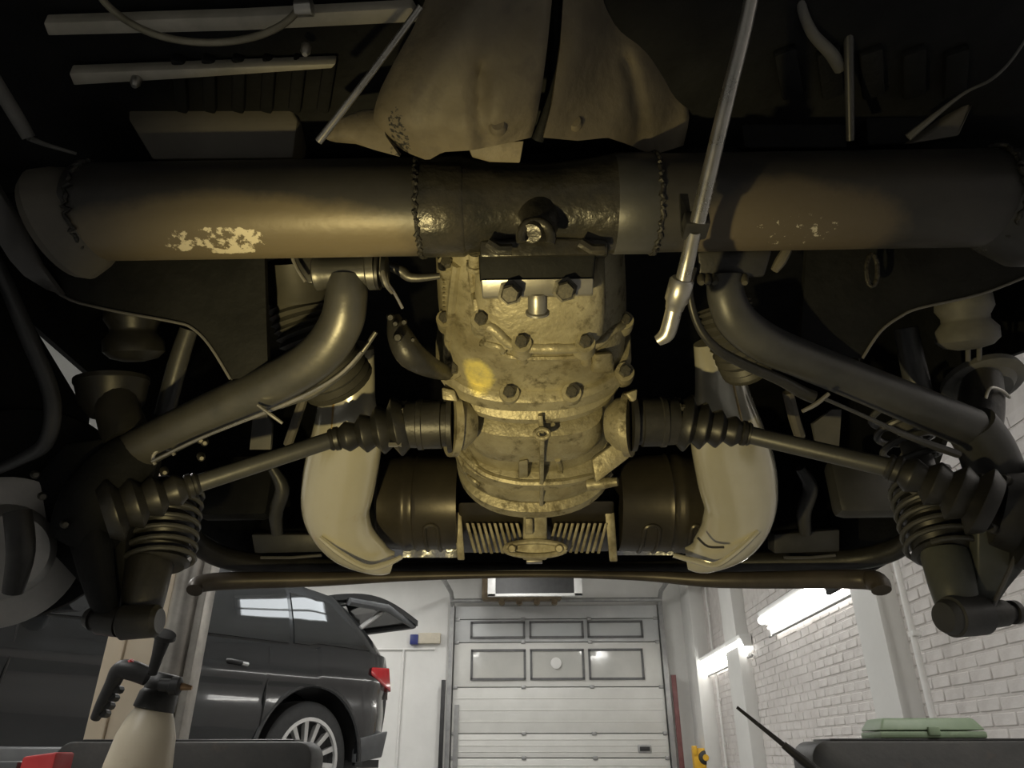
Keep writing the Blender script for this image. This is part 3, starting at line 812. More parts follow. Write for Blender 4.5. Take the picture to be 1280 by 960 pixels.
# the bottle leans slightly: built upright around its own axis
ax0 = Vector((bx.x, bx.y, zbase + 0.002)); ax1 = Vector((B(182, 884).x, bx.y, zt))
build('tank', MB().lathe(ax0, ax1, [(0, 0.058), (0.03, 0.066), (0.35, 0.068), (0.62, 0.066), (0.82, 0.058), (0.94, 0.046), (1.0, 0.036)], 36), M['bottle'], sb)
h0, h1 = ax1, B(190, 838)
h1.y = bx.y
build('collar', MB().lathe(h0 - Vector((0, 0, 0.006)), h0.lerp(h1, 0.52), [(0, 0.034), (0.1, 0.042), (0.8, 0.040), (1, 0.034)], 28), M['black'], sb)
hd = build('pump_head', MB().lathe(h0.lerp(h1, 0.4), h1, [(0, 0.034), (0.4, 0.036), (0.9, 0.030), (1, 0.024)], 24), M['black'], sb)
build('plunger', MB().tube([B(190, 842), B(197, 820), B(203, 800), B(206, 795)], [0.010, 0.012, 0.016, 0.020], 14), M['black'], hd)
build('plunger_cap', MB().lathe(B(204, 799), B(207, 792), [(0, 0.015), (0.4, 0.024), (1, 0.022)], 18), M['black'], hd)
tr = ptube([(185, 846, db, 11), (165, 838, db, 12), (150, 838, db, 11), (140, 856, db, 9), (128, 880, db, 8), (119, 898, db, 6)], 6, 12, 1.0)
trg = build('trigger', tr, M['black'], sb)
for k in range(4):
    q = B(139 - k * 5.5 + 9, 862 + k * 10)
    build('grip_rib', MB().tube([q + Vector((0, -0.010, 0)), q + Vector((0, 0.010, 0))], 0.008, 8), M['black'], trg)
build('trigger_tab', MB().tube([B(152, 832), B(163, 829), B(172, 836)], [0.006, 0.009, 0.008], 8), M['red'], trg)
nz = build('nozzle', MB().lathe(B(200, 856), B(227, 858), [(0, 0.012), (0.5, 0.013), (0.55, 0.018), (0.9, 0.018), (1, 0.010)], 16), M['black'], hd)
build('nozzle_tip', MB().lathe(B(226, 858), B(240, 860), [(0, 0.008), (0.6, 0.006), (1, 0.004)], 12), mat('brass', (0.35, 0.22, 0.12), None, 0.4, 0.6), hd)

# ================================================================== THE RAISED CAR
car = thing('raised_car', (0, 1.0, 0.7), 'dirty black underside of a classic car raised on a lift, gearbox and axles showing', 'car')

# ---- body shell ------------------------------------------------------
ZF = CAM.z + 0.745
fl = MB().box((0, 0.10, ZF + 0.01), (1.8, 1.30, 0.02))
floor_pan = build('floor_panel', fl, M['undercoat'], car)
# pressed ribs of the floor
for k in range(6):
    p = PZ(232 + k * 36, 112, ZF)
    build('pressed_rib', MB().box((p.x, p.y - 0.012, ZF - 0.004), (0.016, 0.085, 0.016), Matrix.Rotation(R(22), 3, 'Z')), M['undercoat'], floor_pan, 0.004)
for k in range(5):
    p = PZ(985 + k * 52, 88, ZF)
    build('pressed_rib', MB().box((p.x, p.y, ZF - 0.004), (0.026, 0.075, 0.014), Matrix.Rotation(R(-24), 3, 'Z')), M['undercoat'], floor_pan, 0.004)
def zpoly(name, pts, z, th, m_, parent, bev=0.002):
    return build(name, MB().plate([PZ(x, y, z) for x, y in pts], (0, 0, th)), m_, parent, bev)
zpoly('sheet_strip', [(54, 29), (300, 21), (515, 10), (525, 28), (300, 39), (60, 45)], ZF - 0.02, 0.016, M['strip'], car)
zpoly('sheet_strip', [(86, 92), (250, 86), (420, 80), (415, 86), (225, 99), (92, 107)], ZF - 0.02, 0.016, M['strip'], car)
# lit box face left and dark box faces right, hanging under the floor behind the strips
def boxface(pts, d, m_, name='floor_box', back=0.05):
    return build(name, MB().plate([P(x, y, d) for x, y in pts], cF * back + Vector((0, 0, 0.02))), m_, car, 0.004)
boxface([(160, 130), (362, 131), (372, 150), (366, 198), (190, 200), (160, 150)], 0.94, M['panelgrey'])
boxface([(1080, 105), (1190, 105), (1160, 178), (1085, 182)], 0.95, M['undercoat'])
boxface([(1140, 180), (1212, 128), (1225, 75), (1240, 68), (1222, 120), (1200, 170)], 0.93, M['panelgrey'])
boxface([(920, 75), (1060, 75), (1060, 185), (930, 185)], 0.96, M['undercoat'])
for dx, dy in ((383, 58), (171, 98)):
    p = PZ(dx, dy, ZF - 0.02)
    build('floor_bolt', MB().lathe(p, p - Vector((0, 0, 0.014)), [(0, 0.006), (0.6, 0.006), (1, 0.003)], 10), M['chrome'], car)
# flexible loop top left
lp = [(122, -12), (132, 4), (160, 27), (200, 45), (250, 53), (300, 50), (340, 38), (368, 18), (380, -8)]
build('hose_loop', ptube([(x, y, 0.78, 4.6) for x, y in lp], 5, 12), mat('dull brass hoop', (0.22, 0.20, 0.14), (0.38, 0.35, 0.26), 0.45, 0.4, scale=18), car)
p = P(379, 10, 0.78)
build('hose_clip', MB().tube([p + Vector((-.008, 0, 0)), p + Vector((.010, 0, 0))], 0.009, 10), M['chrome'], car)

# tunnel: two swelling shells with a dark seam between
def interp(tab, v):
    for (a, x), (b, y) in zip(tab, tab[1:]):
        if a <= v <= b:
            return x + (y - x) * (v - a) / (b - a)
    return tab[0][1] if v < tab[0][0] else tab[-1][1]
lt = [(-30, 535), (0, 532), (40, 515), (80, 492), (120, 472), (145, 466), (165, 470), (200, 490)]
rt = [(-30, 690), (0, 690), (60, 684), (120, 676), (160, 668), (200, 655)]
botL = [(0.0, 172), (0.15, 192), (0.27, 201), (0.4, 190), (0.6, 188), (0.75, 183), (1.0, 172)]
def shell(lt, rt, bot, ytop, d0, amp, m_, name, wob, mode=0, plug=(0, 0)):
    rows = []
    for i in range(19):
        row = []
        for j in range(25):
            u = j / 24
            yb_ = interp(bot, u)
            y = ytop + (yb_ - ytop) * i / 18
            x = interp(lt, y) * (1 - u) + interp(rt, y) * u
            v = i / 18
            d = d0 + 0.085 * v - amp * (0.45 * math.sin(math.pi * u) ** 0.6 + 0.55 * min(1, u / 0.55)) * (1 - 0.25 * v) + 0.006 * math.sin(u * 9 + v * 5) * wob + 0.02 * max(0, v - 0.85) / 0.15
            if mode: d = d0 + 0.02 + 0.085 * v - amp + 0.14 * u ** 1.2 + 0.006 * math.sin(u * 11 + v * 6)
            d += 0.012 * math.exp(-((u - 0.45 - 0.25 * v) / 0.05) ** 2) * (v > 0.45) * wob
            row.append(P(x, y, d))
            e_ = (x - plug[0]) ** 2 + (y - plug[1]) ** 2
            if i == j == 0 or e_ < best[0]: best = (e_, d)
        rows.append(row)
    o = build(name, MB().sheet(rows, Vector((0, 0.004, 0.012))), m_, car, 0, 60)
    p = P(*plug, best[1])
    build('tunnel_plug', MB().lathe(p + cF * 0.01, p - cF * 0.003, [(0, 0.010), (0.7, 0.010), (1, 0.007)], 14), m_, o)
    return o
tl_ = shell(lt, rt, botL, -30, 0.74, 0.055, M['tunnel'], 'tunnel_shell', 1, 0, (622, 156))
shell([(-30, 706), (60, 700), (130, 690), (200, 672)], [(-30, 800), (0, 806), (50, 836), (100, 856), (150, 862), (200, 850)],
      [(0, 172), (0.25, 176), (0.45, 172), (0.6, 180), (0.8, 194), (1, 182)], -30, 0.77, 0.06, M['tunnelshade'], 'tunnel_shell', 0.8, 1, (718, 152))
build('tunnel_seam', ptube([(699, -30, 0.78, 10), (696, 60, 0.80, 9), (686, 130, 0.82, 8), (672, 175, 0.84, 8)], 5, 10), M['undercoat'], car)
build('tunnel_flap', MB().sheet([[P(x, y, d) for x, y, d in r] for r in ([(405, 172, .84), (425, 150, .83), (450, 140, .825), (475, 138, .82)], [(412, 176, .845), (435, 168, .83), (460, 166, .82), (482, 170, .815)], [(420, 178, .85), (445, 180, .84), (470, 188, .83), (500, 196, .82)])], (0, 0.004, 0.008)), M['tunnel'], car, 0, 60)
build('tunnel_tongue', MB().plate([P(583, 180, .845), (P(655, 176, .845)), P(650, 204, .86), P(612, 203, .86), P(590, 197, .855)], (0, 0.004, 0.006)), M['tunnel'], car, 0.002)
# thin rods top
build('cable_rod', ptube([(526, 8, 0.72, 4.2), (465, 90, 0.745, 4.4), (398, 177, 0.77, 5)], 4, 10), M['chrome'], car)
rd = build('long_rod', ptube([(944, -25, 0.70, 9), (930, 40, 0.715, 9), (905, 140, 0.74, 9.5), (872, 278, 0.785, 10)], 4, 16), M['chrome'], car)
build('rod_clamp', MB().box(P(869, 282, 0.80), (0.028, 0.03, 0.02)), M['blackmetal'], rd, 0.004)
build('rod_clamp_tab', MB().plate([P(850, 242, 0.83), P(860, 242, 0.83), P(866, 285, 0.80), P(852, 290, 0.80)], cF * 0.006), M['blackmetal'], rd)
build('lower_rod', ptube([(868, 288, 0.80, 9), (862, 315, 0.82, 9.5), (854, 350, 0.84, 10)], 4, 14), M['chrome'], rd)
build('rod_collar', MB().lathe(P(853, 348, .84), P(843, 386, .86), [(0, 0.012), (0.08, 0.0145), (0.7, 0.0145), (0.8, 0.012), (1, 0.011)], 18), M['chrome'], rd)
build('rod_hook', ptube([(843, 384, .86, 10.5), (838, 405, .87, 10.5), (833, 418, .875, 10), (822, 426, .88, 7)], 5, 14), M['chrome'], rd)
build('brake_hose', ptube([(999, -20, .80, 5), (1003, 12, .81, 6), (1016, 42, .83, 7), (1038, 66, .85, 8), (1050, 85, .87, 8)], 5, 10), M['greyrubber'], car)
build('fuel_pipe', ptube([(1060, -20, .83, 6), (1061, 60, .85, 6), (1063, 175, .90, 5)], 4, 10), M['armblack'], car)
build('wire', ptube([(1285, 45, .80, 1.8), (1262, 78, .82, 1.8), (1238, 100, .84, 2), (1200, 120, .87, 2.2), (1135, 172, .90, 5)], 6, 8), M['greyrubber'], car)
build('side_pipe', ptube([(-15, 85, .80, 8), (5, 120, .81, 9), (22, 148, .82, 9), (36, 172, .83, 8)], 4, 12), M['greyrubber'], car)
build('side_pipe_wire', ptube([(36, 172, .83, 4), (55, 180, .85, 3), (95, 192, .88, 2)], 4, 8), M['greyrubber'], car)

# ---- torsion tube ----------------------------------------------------
TD = 0.93
def TP(px, py=None, d=TD):
    y = 266 - (px - 100) * 18 / 1140 if py is None else py
    return P(px, y, d)
rt_ = 60 * TD / FPX
def tl(px0, px1, prof, seg=48):
    return MB().lathe(TP(px0), TP(px1), prof, seg)
tube = build('torsion_tube', tl(108, 527, [(0, rt_), (1, rt_)]), M['tube'], car)
build('torsion_tube', tl(815, 1240, [(0, rt_), (1, rt_)]), M['tube'], car)
build('tube_sleeve', tl(524, 582, [(0, rt_ * 1.0), (0.1, rt_ * 1.03), (0.95, rt_ * 1.03), (1, rt_)]), M['saddle'], car)
build('tube_sleeve', tl(764, 818, [(0, rt_), (0.05, rt_ * 1.03), (0.9, rt_ * 1.03), (1, rt_ * 1.0)]), M['armblack'], car)
sad = build('tube_saddle', tl(580, 766, [(0, rt_ * 1.0), (0.08, rt_ * 0.95), (0.3, rt_ * 0.86), (0.55, rt_ * 0.84), (0.8, rt_ * 0.92), (1, rt_ * 1.02)]), M['saddle'], car)
def weld(px, rr, parent, n=44, amp=0.003):
    c = TP(px); ax = (TP(1240) - TP(108)).normalized()
    a = ax.orthogonal().normalized(); b = ax.cross(a)
    pts = []; rad = []
    for k in range(n * 3 + 1):
        an = 2 * math.pi * k / (n * 3)
        pts.append(c + (a * math.cos(an) + b * math.sin(an)) * rr + ax * random.uniform(-amp, amp) * 0.7)
        rad.append(0.0030 + 0.0007 * math.sin(k * 2.1) + random.uniform(-.0006, .0006))
    return build('weld_bead', MB().tube(pts, rad, 8), M['weld'], parent)
weld(527, rt_ * 1.02, tube); weld(816, rt_ * 1.02, tube)
# tube ends: cupped mounts with ragged welds
build('tube_end_cup', MB().lathe(TP(118), TP(70, 285, 0.93), [(0, rt_ * 0.9), (0.1, rt_ * 1.0), (0.4, rt_ * 1.12), (0.8, rt_ * 1.2), (1, rt_ * 1.1)], 36), M['panelgrey'], car)
build('tube_end_cup', MB().lathe(TP(1232), TP(1300, 262, 0.93), [(0, rt_ * 0.95), (0.3, rt_ * 1.1), (0.8, rt_ * 1.25), (1, rt_ * 1.2)], 36), M['armblack'], car)
weld(120, rt_ * 1.03, tube, 30, 0.007); weld(1238, rt_ * 1.05, tube, 30, 0.007)
# saddle eye, lug and bolts
er = [P(670 + 19 * math.cos(R(a_)), 296 - 19 * math.sin(R(a_)) * 1.0, 0.862) for a_ in range(-25, 206, 15)]
build('saddle_eye', MB().tube(er, 0.0065, 10), M['saddle'], sad)
build('saddle_lug', MB().lathe(P(676, 266, 0.91), P(664, 292, 0.86), [(0, 0.034), (0.5, 0.026), (1, 0.012)], 20), M['saddle'], sad)
build('saddle_foot', MB().hexa([P(600, 300, .90), P(760, 296, .90), P(760, 300, .97), P(600, 304, .97)], [P(600, 322, .90), P(760, 318, .90), P(760, 322, .97), P(600, 326, .97)]), M['saddle'], sad, 0.004)
for x in (610, 725):
    build('saddle_ridge', MB().tube([P(x, 303, .885), P(x + 14, 312, .885), P(x + 30, 312, .885)], 0.007, 8), M['saddle'], sad)

# ---- rear body shell -------------------------------------------------
ZE = CAM.z + 1.06
build('engine_bay_roof', MB().box((0, 1.48, ZE + 0.01), (1.74, 1.52, 0.02)), M['undercoat'], car)
build('rear_bulkhead', MB().box((0, 0.76, CAM.z + 0.90), (1.7, 0.02, 0.36)), M['undercoat'], car)
build('rear_body_panel', MB().hexa([(-0.90, 2.14, CAM.z + 0.485), (0.90, 2.14, CAM.z + 0.485), (0.90, 2.16, CAM.z + 0.485), (-0.90, 2.16, CAM.z + 0.485)],
                                   [(-0.90, 2.2, ZE), (0.90, 2.2, ZE), (0.90, 2.22, ZE), (-0.90, 2.22, ZE)]), M['undercoat'], car)
def xplate(name, pts, X, th, m_, bev=0.0):
    return build(name, MB().plate([PX(x, y, X) for x, y in pts], (th, 0, 0)), m_, car, bev)
# outer wings with wheel arch openings
XW = 0.87
def tops(X, pts):
    """close a wing outline along the engine-bay roof height"""
    q = [PX(x, y, X) for x, y in pts]
    return q
wl = [PX(x, y, -XW) for x, y in [(238, 656), (205, 590), (165, 520), (130, 482), (106, 462), (40, 404), (112, 523), (96, 640), (-60, 690)]]
wl = [Vector((-XW, 2.3, wl[0].z)), ] + wl + [Vector((-XW, 0.2, wl[-1].z + 0.1)), Vector((-XW, 0.2, ZE)), Vector((-XW, 2.3, ZE))]
build('wing_panel', MB().plate(wl, (-0.012, 0, 0)), M['undercoat'], car)
wr_ = [PX(x, y, XW) for x, y in [(1130, 690), (1160, 600), (1192, 513), (1182, 480), (1215, 462), (1285, 436)]]
wr_ = [Vector((XW, 2.3, wr_[0].z)), ] + wr_ + [Vector((XW, 0.2, wr_[-1].z + 0.06)), Vector((XW, 0.2, ZE)), Vector((XW, 2.3, ZE))]
build('wing_panel', MB().plate(wr_, (0.012, 0, 0)), M['undercoat'], car)
# inner brackets beyond the tube with a rolled grey flange
def bracket(pts, d, edge, nm='inner_bracket'):
    o = build(nm, MB().plate([P(x, y, d) for x, y in pts], cF * 0.012), M['undercoat'], car)
    build('bracket_edge', MB().tube([P(x, y, d - 0.002) for x, y in smooth_path(edge, 4)], 0.0022, 8), M['fender'], o)
    return o
brL = bracket([(-40, 215), (140, 250), (330, 300), (335, 470), (288, 474), (262, 432), (240, 410), (215, 402), (130, 386), (100, 380), (75, 368), (30, 320), (-40, 215)][:-1], 1.06,
        [(0, 262), (30, 320), (75, 368), (130, 386), (215, 402), (240, 410), (262, 432), (288, 474)])
build('bracket_flange', MB().sheet([[P(x, y, 1.06 + k * 0.05) for x, y in smooth_path([(220, 403), (243, 412), (264, 434), (290, 476)], 4)] for k in range(2)], (0, 0, 0.006)), M['fender'], brL)
build('wing_edge_strip', MB().sheet([[P(x, y, d) for x, y, d in r] for r in ([(-10, 225, .99), (20, 275, 1.0), (48, 330, 1.02), (76, 368, 1.05)], [(-10, 290, .99), (12, 325, 1.0), (30, 345, 1.02), (58, 362, 1.05)])], (0, 0.01, 0.006)), M['fender'], car, 0, 60)
brR = bracket([(1330, 215), (1200, 240), (1010, 290), (1000, 440), (1078, 448), (1100, 415), (1125, 396), (1150, 385), (1225, 368), (1285, 345), (1330, 320)], 1.08,
        [(1285, 345), (1225, 368), (1150, 385), (1125, 396), (1100, 415), (1078, 448)])
build('bracket_flange', MB().sheet([[P(x, y, 1.08 + k * 0.05) for x, y in smooth_path([(1148, 386), (1122, 398), (1098, 418), (1074, 452)], 4)] for k in range(2)], (0, 0, 0.006)), M['fender'], brR)
build('wire_clip', MB().tube([P(1090 + 7 * math.cos(R(a_)), 338 + 20 * math.sin(R(a_)), 1.05) for a_ in range(-80, 271, 25)], 0.0035, 8), M['weld'], car)
# struts behind (body stays)
build('body_stay', ptube([(236, 412, 1.25, 11), (222, 455, 1.25, 12), (205, 520, 1.25, 12)], 3, 12), M['armblack'], car)
build('body_stay', ptube([(1132, 410, 1.25, 14), (1140, 450, 1.25, 15), (1152, 505, 1.25, 16)], 3, 12), M['armblack'], car)
build('stay_plate', MB().plate([P(x, y, 1.42) for x, y in [(316, 520), (330, 512), (340, 530), (338, 562), (312, 562)]], cF * 0.01), M['fender'], car)
build('stay_plate', MB().plate([P(x, y, 1.42) for x, y in [(1016, 530), (1040, 512), (1052, 512), (1048, 570), (1022, 560)]], cF * 0.01), M['fender'], car)
build('stay_bar', ptube([(385, 480, 1.40, 6), (372, 520, 1.42, 6), (360, 555, 1.45, 6)], 3, 8), M['panelgrey'], car)
build('stay_bar', ptube([(985, 490, 1.40, 7), (992, 520, 1.42, 7), (1000, 545, 1.45, 7)], 3, 8), M['panelgrey'], car)

# rear lower edge, bumper pipe and brackets
edge = [(236, 655, 1.70, 10), (250, 682, 1.74, 13), (300, 702, 1.80, 13), (400, 709, 1.88, 11), (520, 712, 1.92, 9), (670, 712, 1.94, 9), (830, 711, 1.92, 10), (930, 703, 1.88, 12), (1060, 700, 1.80, 13), (1115, 688, 1.74, 13), (1140, 670, 1.70, 10)]
lip = build('rear_valance', ptube(edge, 6, 14), M['blackmetal'], car)
build('valance_highlight', ptube([(x, y + r * 0.8, d - 0.01, 2.0) for x, y, d, r in edge[1:-1]], 6, 8), M['steelgrey'], lip)  # light strip stands in for the highlight along the lower edge
rb_ = build('rear_bumper_pipe', ptube([(243, 738, 1.62, 10), (250, 730, 1.64, 11), (290, 726, 1.68, 11), (400, 724, 1.74, 9), (520, 720, 1.79, 6), (670, 718, 1.80, 4), (800, 720, 1.79, 6), (900, 725, 1.74, 10), (1060, 724, 1.68, 12), (1095, 727, 1.64, 13), (1102, 738, 1.62, 12)], 6, 14), mat('brown black pipe', (0.05, 0.043, 0.036), (0.10, 0.085, 0.07), 0.4, 0.2, scale=9), car)
for pts in ([(314, 668), (408, 668), (408, 690), (318, 692)], [(968, 668), (1050, 662), (1050, 690), (968, 692)]):
    o = build('valance_bracket', MB().plate([P(x, y, 1.80) for x, y in pts], cF * 0.05), M['armblack'], car, 0.004)
    q = [(pts[0][0] + 12, pts[3][1] + 5), (pts[1][0] - 6, pts[2][1] + 4)]
    build('bracket_lip', MB().tube([P(*q[0], 1.79), P((q[0][0] + q[1][0]) / 2, q[0][1], 1.79), P(*q[1], 1.79)], 0.004, 8), M['fender'], o)
for sx in (345, 1005):
    build('hanger_link', ptube([(sx - 5, 585, 1.75, 6), (sx + 8, 610, 1.76, 9), (sx, 640, 1.77, 9), (sx + 2, 668, 1.78, 7)], 4, 10), M['armblack'], car)
build('lamp_box', MB().box(P(300, 610, 1.8), (0.18, 0.06, 0.16)), M['undercoat'], car, 0.02)
build('lamp_box', MB().box(P(1080, 610, 1.6), (0.15, 0.06, 0.13)), M['armblack'], car, 0.02)

# ---- gearbox ---------------------------------------------------------
GA, GB = 0.82, 0.26
def G(py):
    e = PITCH - math.atan((py - 480) / FPX)
    Y = GA / (math.tan(e) + GB)
    return Y, GA - GB * Y            # Y, height above camera of the belly
def gx(px, py):
    Y, z = G(py)
    d = Y * math.cos(PITCH) + z * math.sin(PITCH)
    return (px - 682) / FPX * d, d
def ring(py, xl, xr, off=0.0, hh=0.12, n=2.7, seg=44):
    Y, z = G(py)
    a, d = gx(xl, py); b, _ = gx(xr, py)
    xc, hw = (a + b) / 2, (b - a) / 2
    out = []
    zc = z + off + hh
    for k in range(seg):
        t = 2 * math.pi * k / seg
        c_, s_ = math.cos(t), math.sin(t)
        out.append(Vector((xc + hw * math.copysign(abs(c_) ** (2 / n), c_), Y, CAM.z + zc + hh * math.copysign(abs(s_) ** (2 / n), s_))))
    return out
SEC = []
def housing(name, secs, m_, parent=car, hh=0.12, n=2.7, reg=True, bevel=0):
    rings = [ring(*s[:4], hh=s[4] if len(s) > 4 else hh, n=n) for s in secs]
    o = build(name, MB().loft(rings), m_, parent, bevel, 35)
    if reg:
        SEC.append((secs, hh, n))
    return o
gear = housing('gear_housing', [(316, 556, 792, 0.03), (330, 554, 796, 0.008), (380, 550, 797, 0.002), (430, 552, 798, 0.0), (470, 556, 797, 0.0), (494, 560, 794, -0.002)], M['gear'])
# yellow patch on the housing: clean alloy with the lamp's glint painted in
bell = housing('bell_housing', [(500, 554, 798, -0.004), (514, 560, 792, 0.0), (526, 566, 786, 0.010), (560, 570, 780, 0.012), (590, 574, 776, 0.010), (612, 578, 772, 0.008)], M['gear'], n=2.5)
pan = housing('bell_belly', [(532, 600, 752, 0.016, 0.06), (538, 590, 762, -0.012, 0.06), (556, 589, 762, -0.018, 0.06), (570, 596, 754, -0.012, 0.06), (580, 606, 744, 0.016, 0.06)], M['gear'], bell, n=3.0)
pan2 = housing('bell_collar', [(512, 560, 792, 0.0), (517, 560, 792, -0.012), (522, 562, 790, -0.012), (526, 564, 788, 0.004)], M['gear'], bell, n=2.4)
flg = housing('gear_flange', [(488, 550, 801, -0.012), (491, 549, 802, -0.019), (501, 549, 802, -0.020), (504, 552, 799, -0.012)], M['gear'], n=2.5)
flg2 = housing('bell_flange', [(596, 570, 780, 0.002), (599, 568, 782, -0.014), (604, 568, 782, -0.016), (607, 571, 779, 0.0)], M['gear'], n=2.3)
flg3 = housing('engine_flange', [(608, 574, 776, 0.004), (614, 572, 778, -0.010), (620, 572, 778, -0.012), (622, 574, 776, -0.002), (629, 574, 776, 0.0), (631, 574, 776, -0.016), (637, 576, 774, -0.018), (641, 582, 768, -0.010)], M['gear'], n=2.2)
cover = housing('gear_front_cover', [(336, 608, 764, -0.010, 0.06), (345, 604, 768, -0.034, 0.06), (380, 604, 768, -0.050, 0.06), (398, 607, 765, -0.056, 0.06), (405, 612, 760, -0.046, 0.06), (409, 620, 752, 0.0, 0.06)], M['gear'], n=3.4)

def gsurf(px, py, parts=None):
    """first point where the pixel ray enters a gearbox housing"""
    r = ray(px, py)
    t = 0.85
    while t < 2.2:
        p = CAM + r * t
        for secs, hh, n in SEC:
            Ys = [G(s[0])[0] for s in secs]
            if Ys[0] <= p.y <= Ys[-1]:
                for i in range(len(secs) - 1):
                    if Ys[i] <= p.y <= Ys[i + 1]:
                        f = (p.y - Ys[i]) / max(1e-9, Ys[i + 1] - Ys[i])
                        def pr(s):
                            Y, z = G(s[0]); a, d = gx(s[1], s[0]); b, _ = gx(s[2], s[0])
                            h = s[4] if len(s) > 4 else hh
                            return (a + b) / 2, (b - a) / 2, z + s[3] + h, h
                        A, Bq = pr(secs[i]), pr(secs[i + 1])
                        xc, hw, zc, h = [q * (1 - f) + w_ * f for q, w_ in zip(A, Bq)]
                        if abs((p.x - xc) / hw) ** n + abs((p.z - CAM.z - zc) / h) ** n <= 1:
                            return p
        t += 0.0015
    return None
def gtube(pts, r, n=5, seg=8, lift=0.0):
    q = smooth_path(pts, n)
    hit = [p for p in (gsurf(a, b) for a, b in q) if p is not None]
    return MB().tube(hit, r, seg)

hexm = MB().lathe((0, 0, 0), (0, 0, 1), [(0, 1.35), (0.15, 1.35), (0.16, 1.0), (0.88, 1.0), (1.0, 0.82)], 6).mesh('hex_bolt', 0, 0)
hexm.materials.append(M['bolt'])
def bolt(px, py, r, L, parent, d=None, axis=(0, -1, -0.30), boss=True):
    p = gsurf(px, py) if d is None else P(px, py, d)
    if p is None: p = P(px, py, 1.16)
    ax = Vector(axis).normalized()
    q = ax.to_track_quat('Z', 'X').to_euler()
    if boss:
        build('bolt_boss', MB().lathe(p - ax * 0.03, p + ax * 0.010, [(0, r * 1.9), (0.75, r * 1.7), (1, r * 1.55)], 18), M['gear'], parent)
        p = p + ax * 0.008
    place('bolt', hexm, p - ax * 0.002, parent, q, (r, r, L))
for x, y in ((602, 402), (652, 430), (731, 430), (780, 402)):
    bolt(x, y, 0.0095, 0.016, cover)
for x, y in ((567, 463), (637, 492), (714, 492), (780, 466)):
    bolt(x, y, 0.0105, 0.018, flg)
for x, y in ((557, 400), (560, 332)):
    bolt(x, y, 0.009, 0.016, gear)
add_layer(M['gear'], (0.85, 0.73, 0.24), 60, 0.30, 0.8, tuple(gsurf(598, 468)), (0.036, 0.05, 0.05), seed=3.3)  # clean alloy patch, lamp's reflection painted in as bright yellow
# ridges of the front cover flange and the housing
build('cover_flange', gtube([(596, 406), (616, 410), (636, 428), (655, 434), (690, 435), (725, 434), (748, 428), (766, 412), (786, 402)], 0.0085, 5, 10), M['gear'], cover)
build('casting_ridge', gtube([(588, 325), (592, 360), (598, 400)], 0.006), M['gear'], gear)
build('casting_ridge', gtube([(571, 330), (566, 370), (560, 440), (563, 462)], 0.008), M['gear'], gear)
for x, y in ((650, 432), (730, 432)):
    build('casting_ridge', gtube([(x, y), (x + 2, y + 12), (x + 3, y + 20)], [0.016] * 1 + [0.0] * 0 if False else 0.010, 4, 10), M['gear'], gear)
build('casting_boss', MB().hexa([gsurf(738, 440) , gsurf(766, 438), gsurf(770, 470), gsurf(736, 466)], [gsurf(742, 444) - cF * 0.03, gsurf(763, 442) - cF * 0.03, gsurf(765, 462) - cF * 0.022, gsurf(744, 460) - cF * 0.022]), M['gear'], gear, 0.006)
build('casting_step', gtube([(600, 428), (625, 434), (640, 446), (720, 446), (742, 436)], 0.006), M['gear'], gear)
# letters cast up the side rail
for k in range(7):
    p = gsurf(557, 350 + k * 6)
    build('cast_letter', MB().box(p, (0.010, 0.004, 0.004)), M['gear'], gear)
# belly of the bell housing: arched ribs, centre web with an eye
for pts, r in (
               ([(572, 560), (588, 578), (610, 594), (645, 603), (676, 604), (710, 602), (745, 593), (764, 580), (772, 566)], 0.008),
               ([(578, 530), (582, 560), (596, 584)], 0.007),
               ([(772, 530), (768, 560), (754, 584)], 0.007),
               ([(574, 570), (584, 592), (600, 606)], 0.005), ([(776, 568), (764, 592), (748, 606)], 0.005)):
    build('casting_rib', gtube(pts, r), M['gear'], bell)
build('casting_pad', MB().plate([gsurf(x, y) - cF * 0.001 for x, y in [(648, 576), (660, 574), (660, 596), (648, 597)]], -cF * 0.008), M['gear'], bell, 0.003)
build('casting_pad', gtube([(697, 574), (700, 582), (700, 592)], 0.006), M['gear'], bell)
def web(pts, h, th):
    top = [gsurf(x, y) for x, y in pts]
    m_ = MB()
    rows = [[p - cF * hh_ + Vector((0, 0, 0.004)) for p, hh_ in zip(top, h)], [p + Vector((0, 0, 0.01)) for p in top]]
    return m_.sheet(rows, (th, 0, 0))
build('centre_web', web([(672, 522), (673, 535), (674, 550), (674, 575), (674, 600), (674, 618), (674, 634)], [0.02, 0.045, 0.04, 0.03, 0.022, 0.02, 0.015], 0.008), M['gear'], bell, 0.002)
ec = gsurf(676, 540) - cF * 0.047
build('lifting_eye', MB().tube([ec + cR * 0.012 * math.cos(R(a_)) + cU * 0.008 * math.sin(R(a_)) for a_ in range(0, 361, 20)], 0.0042, 8), M['gear'], bell)
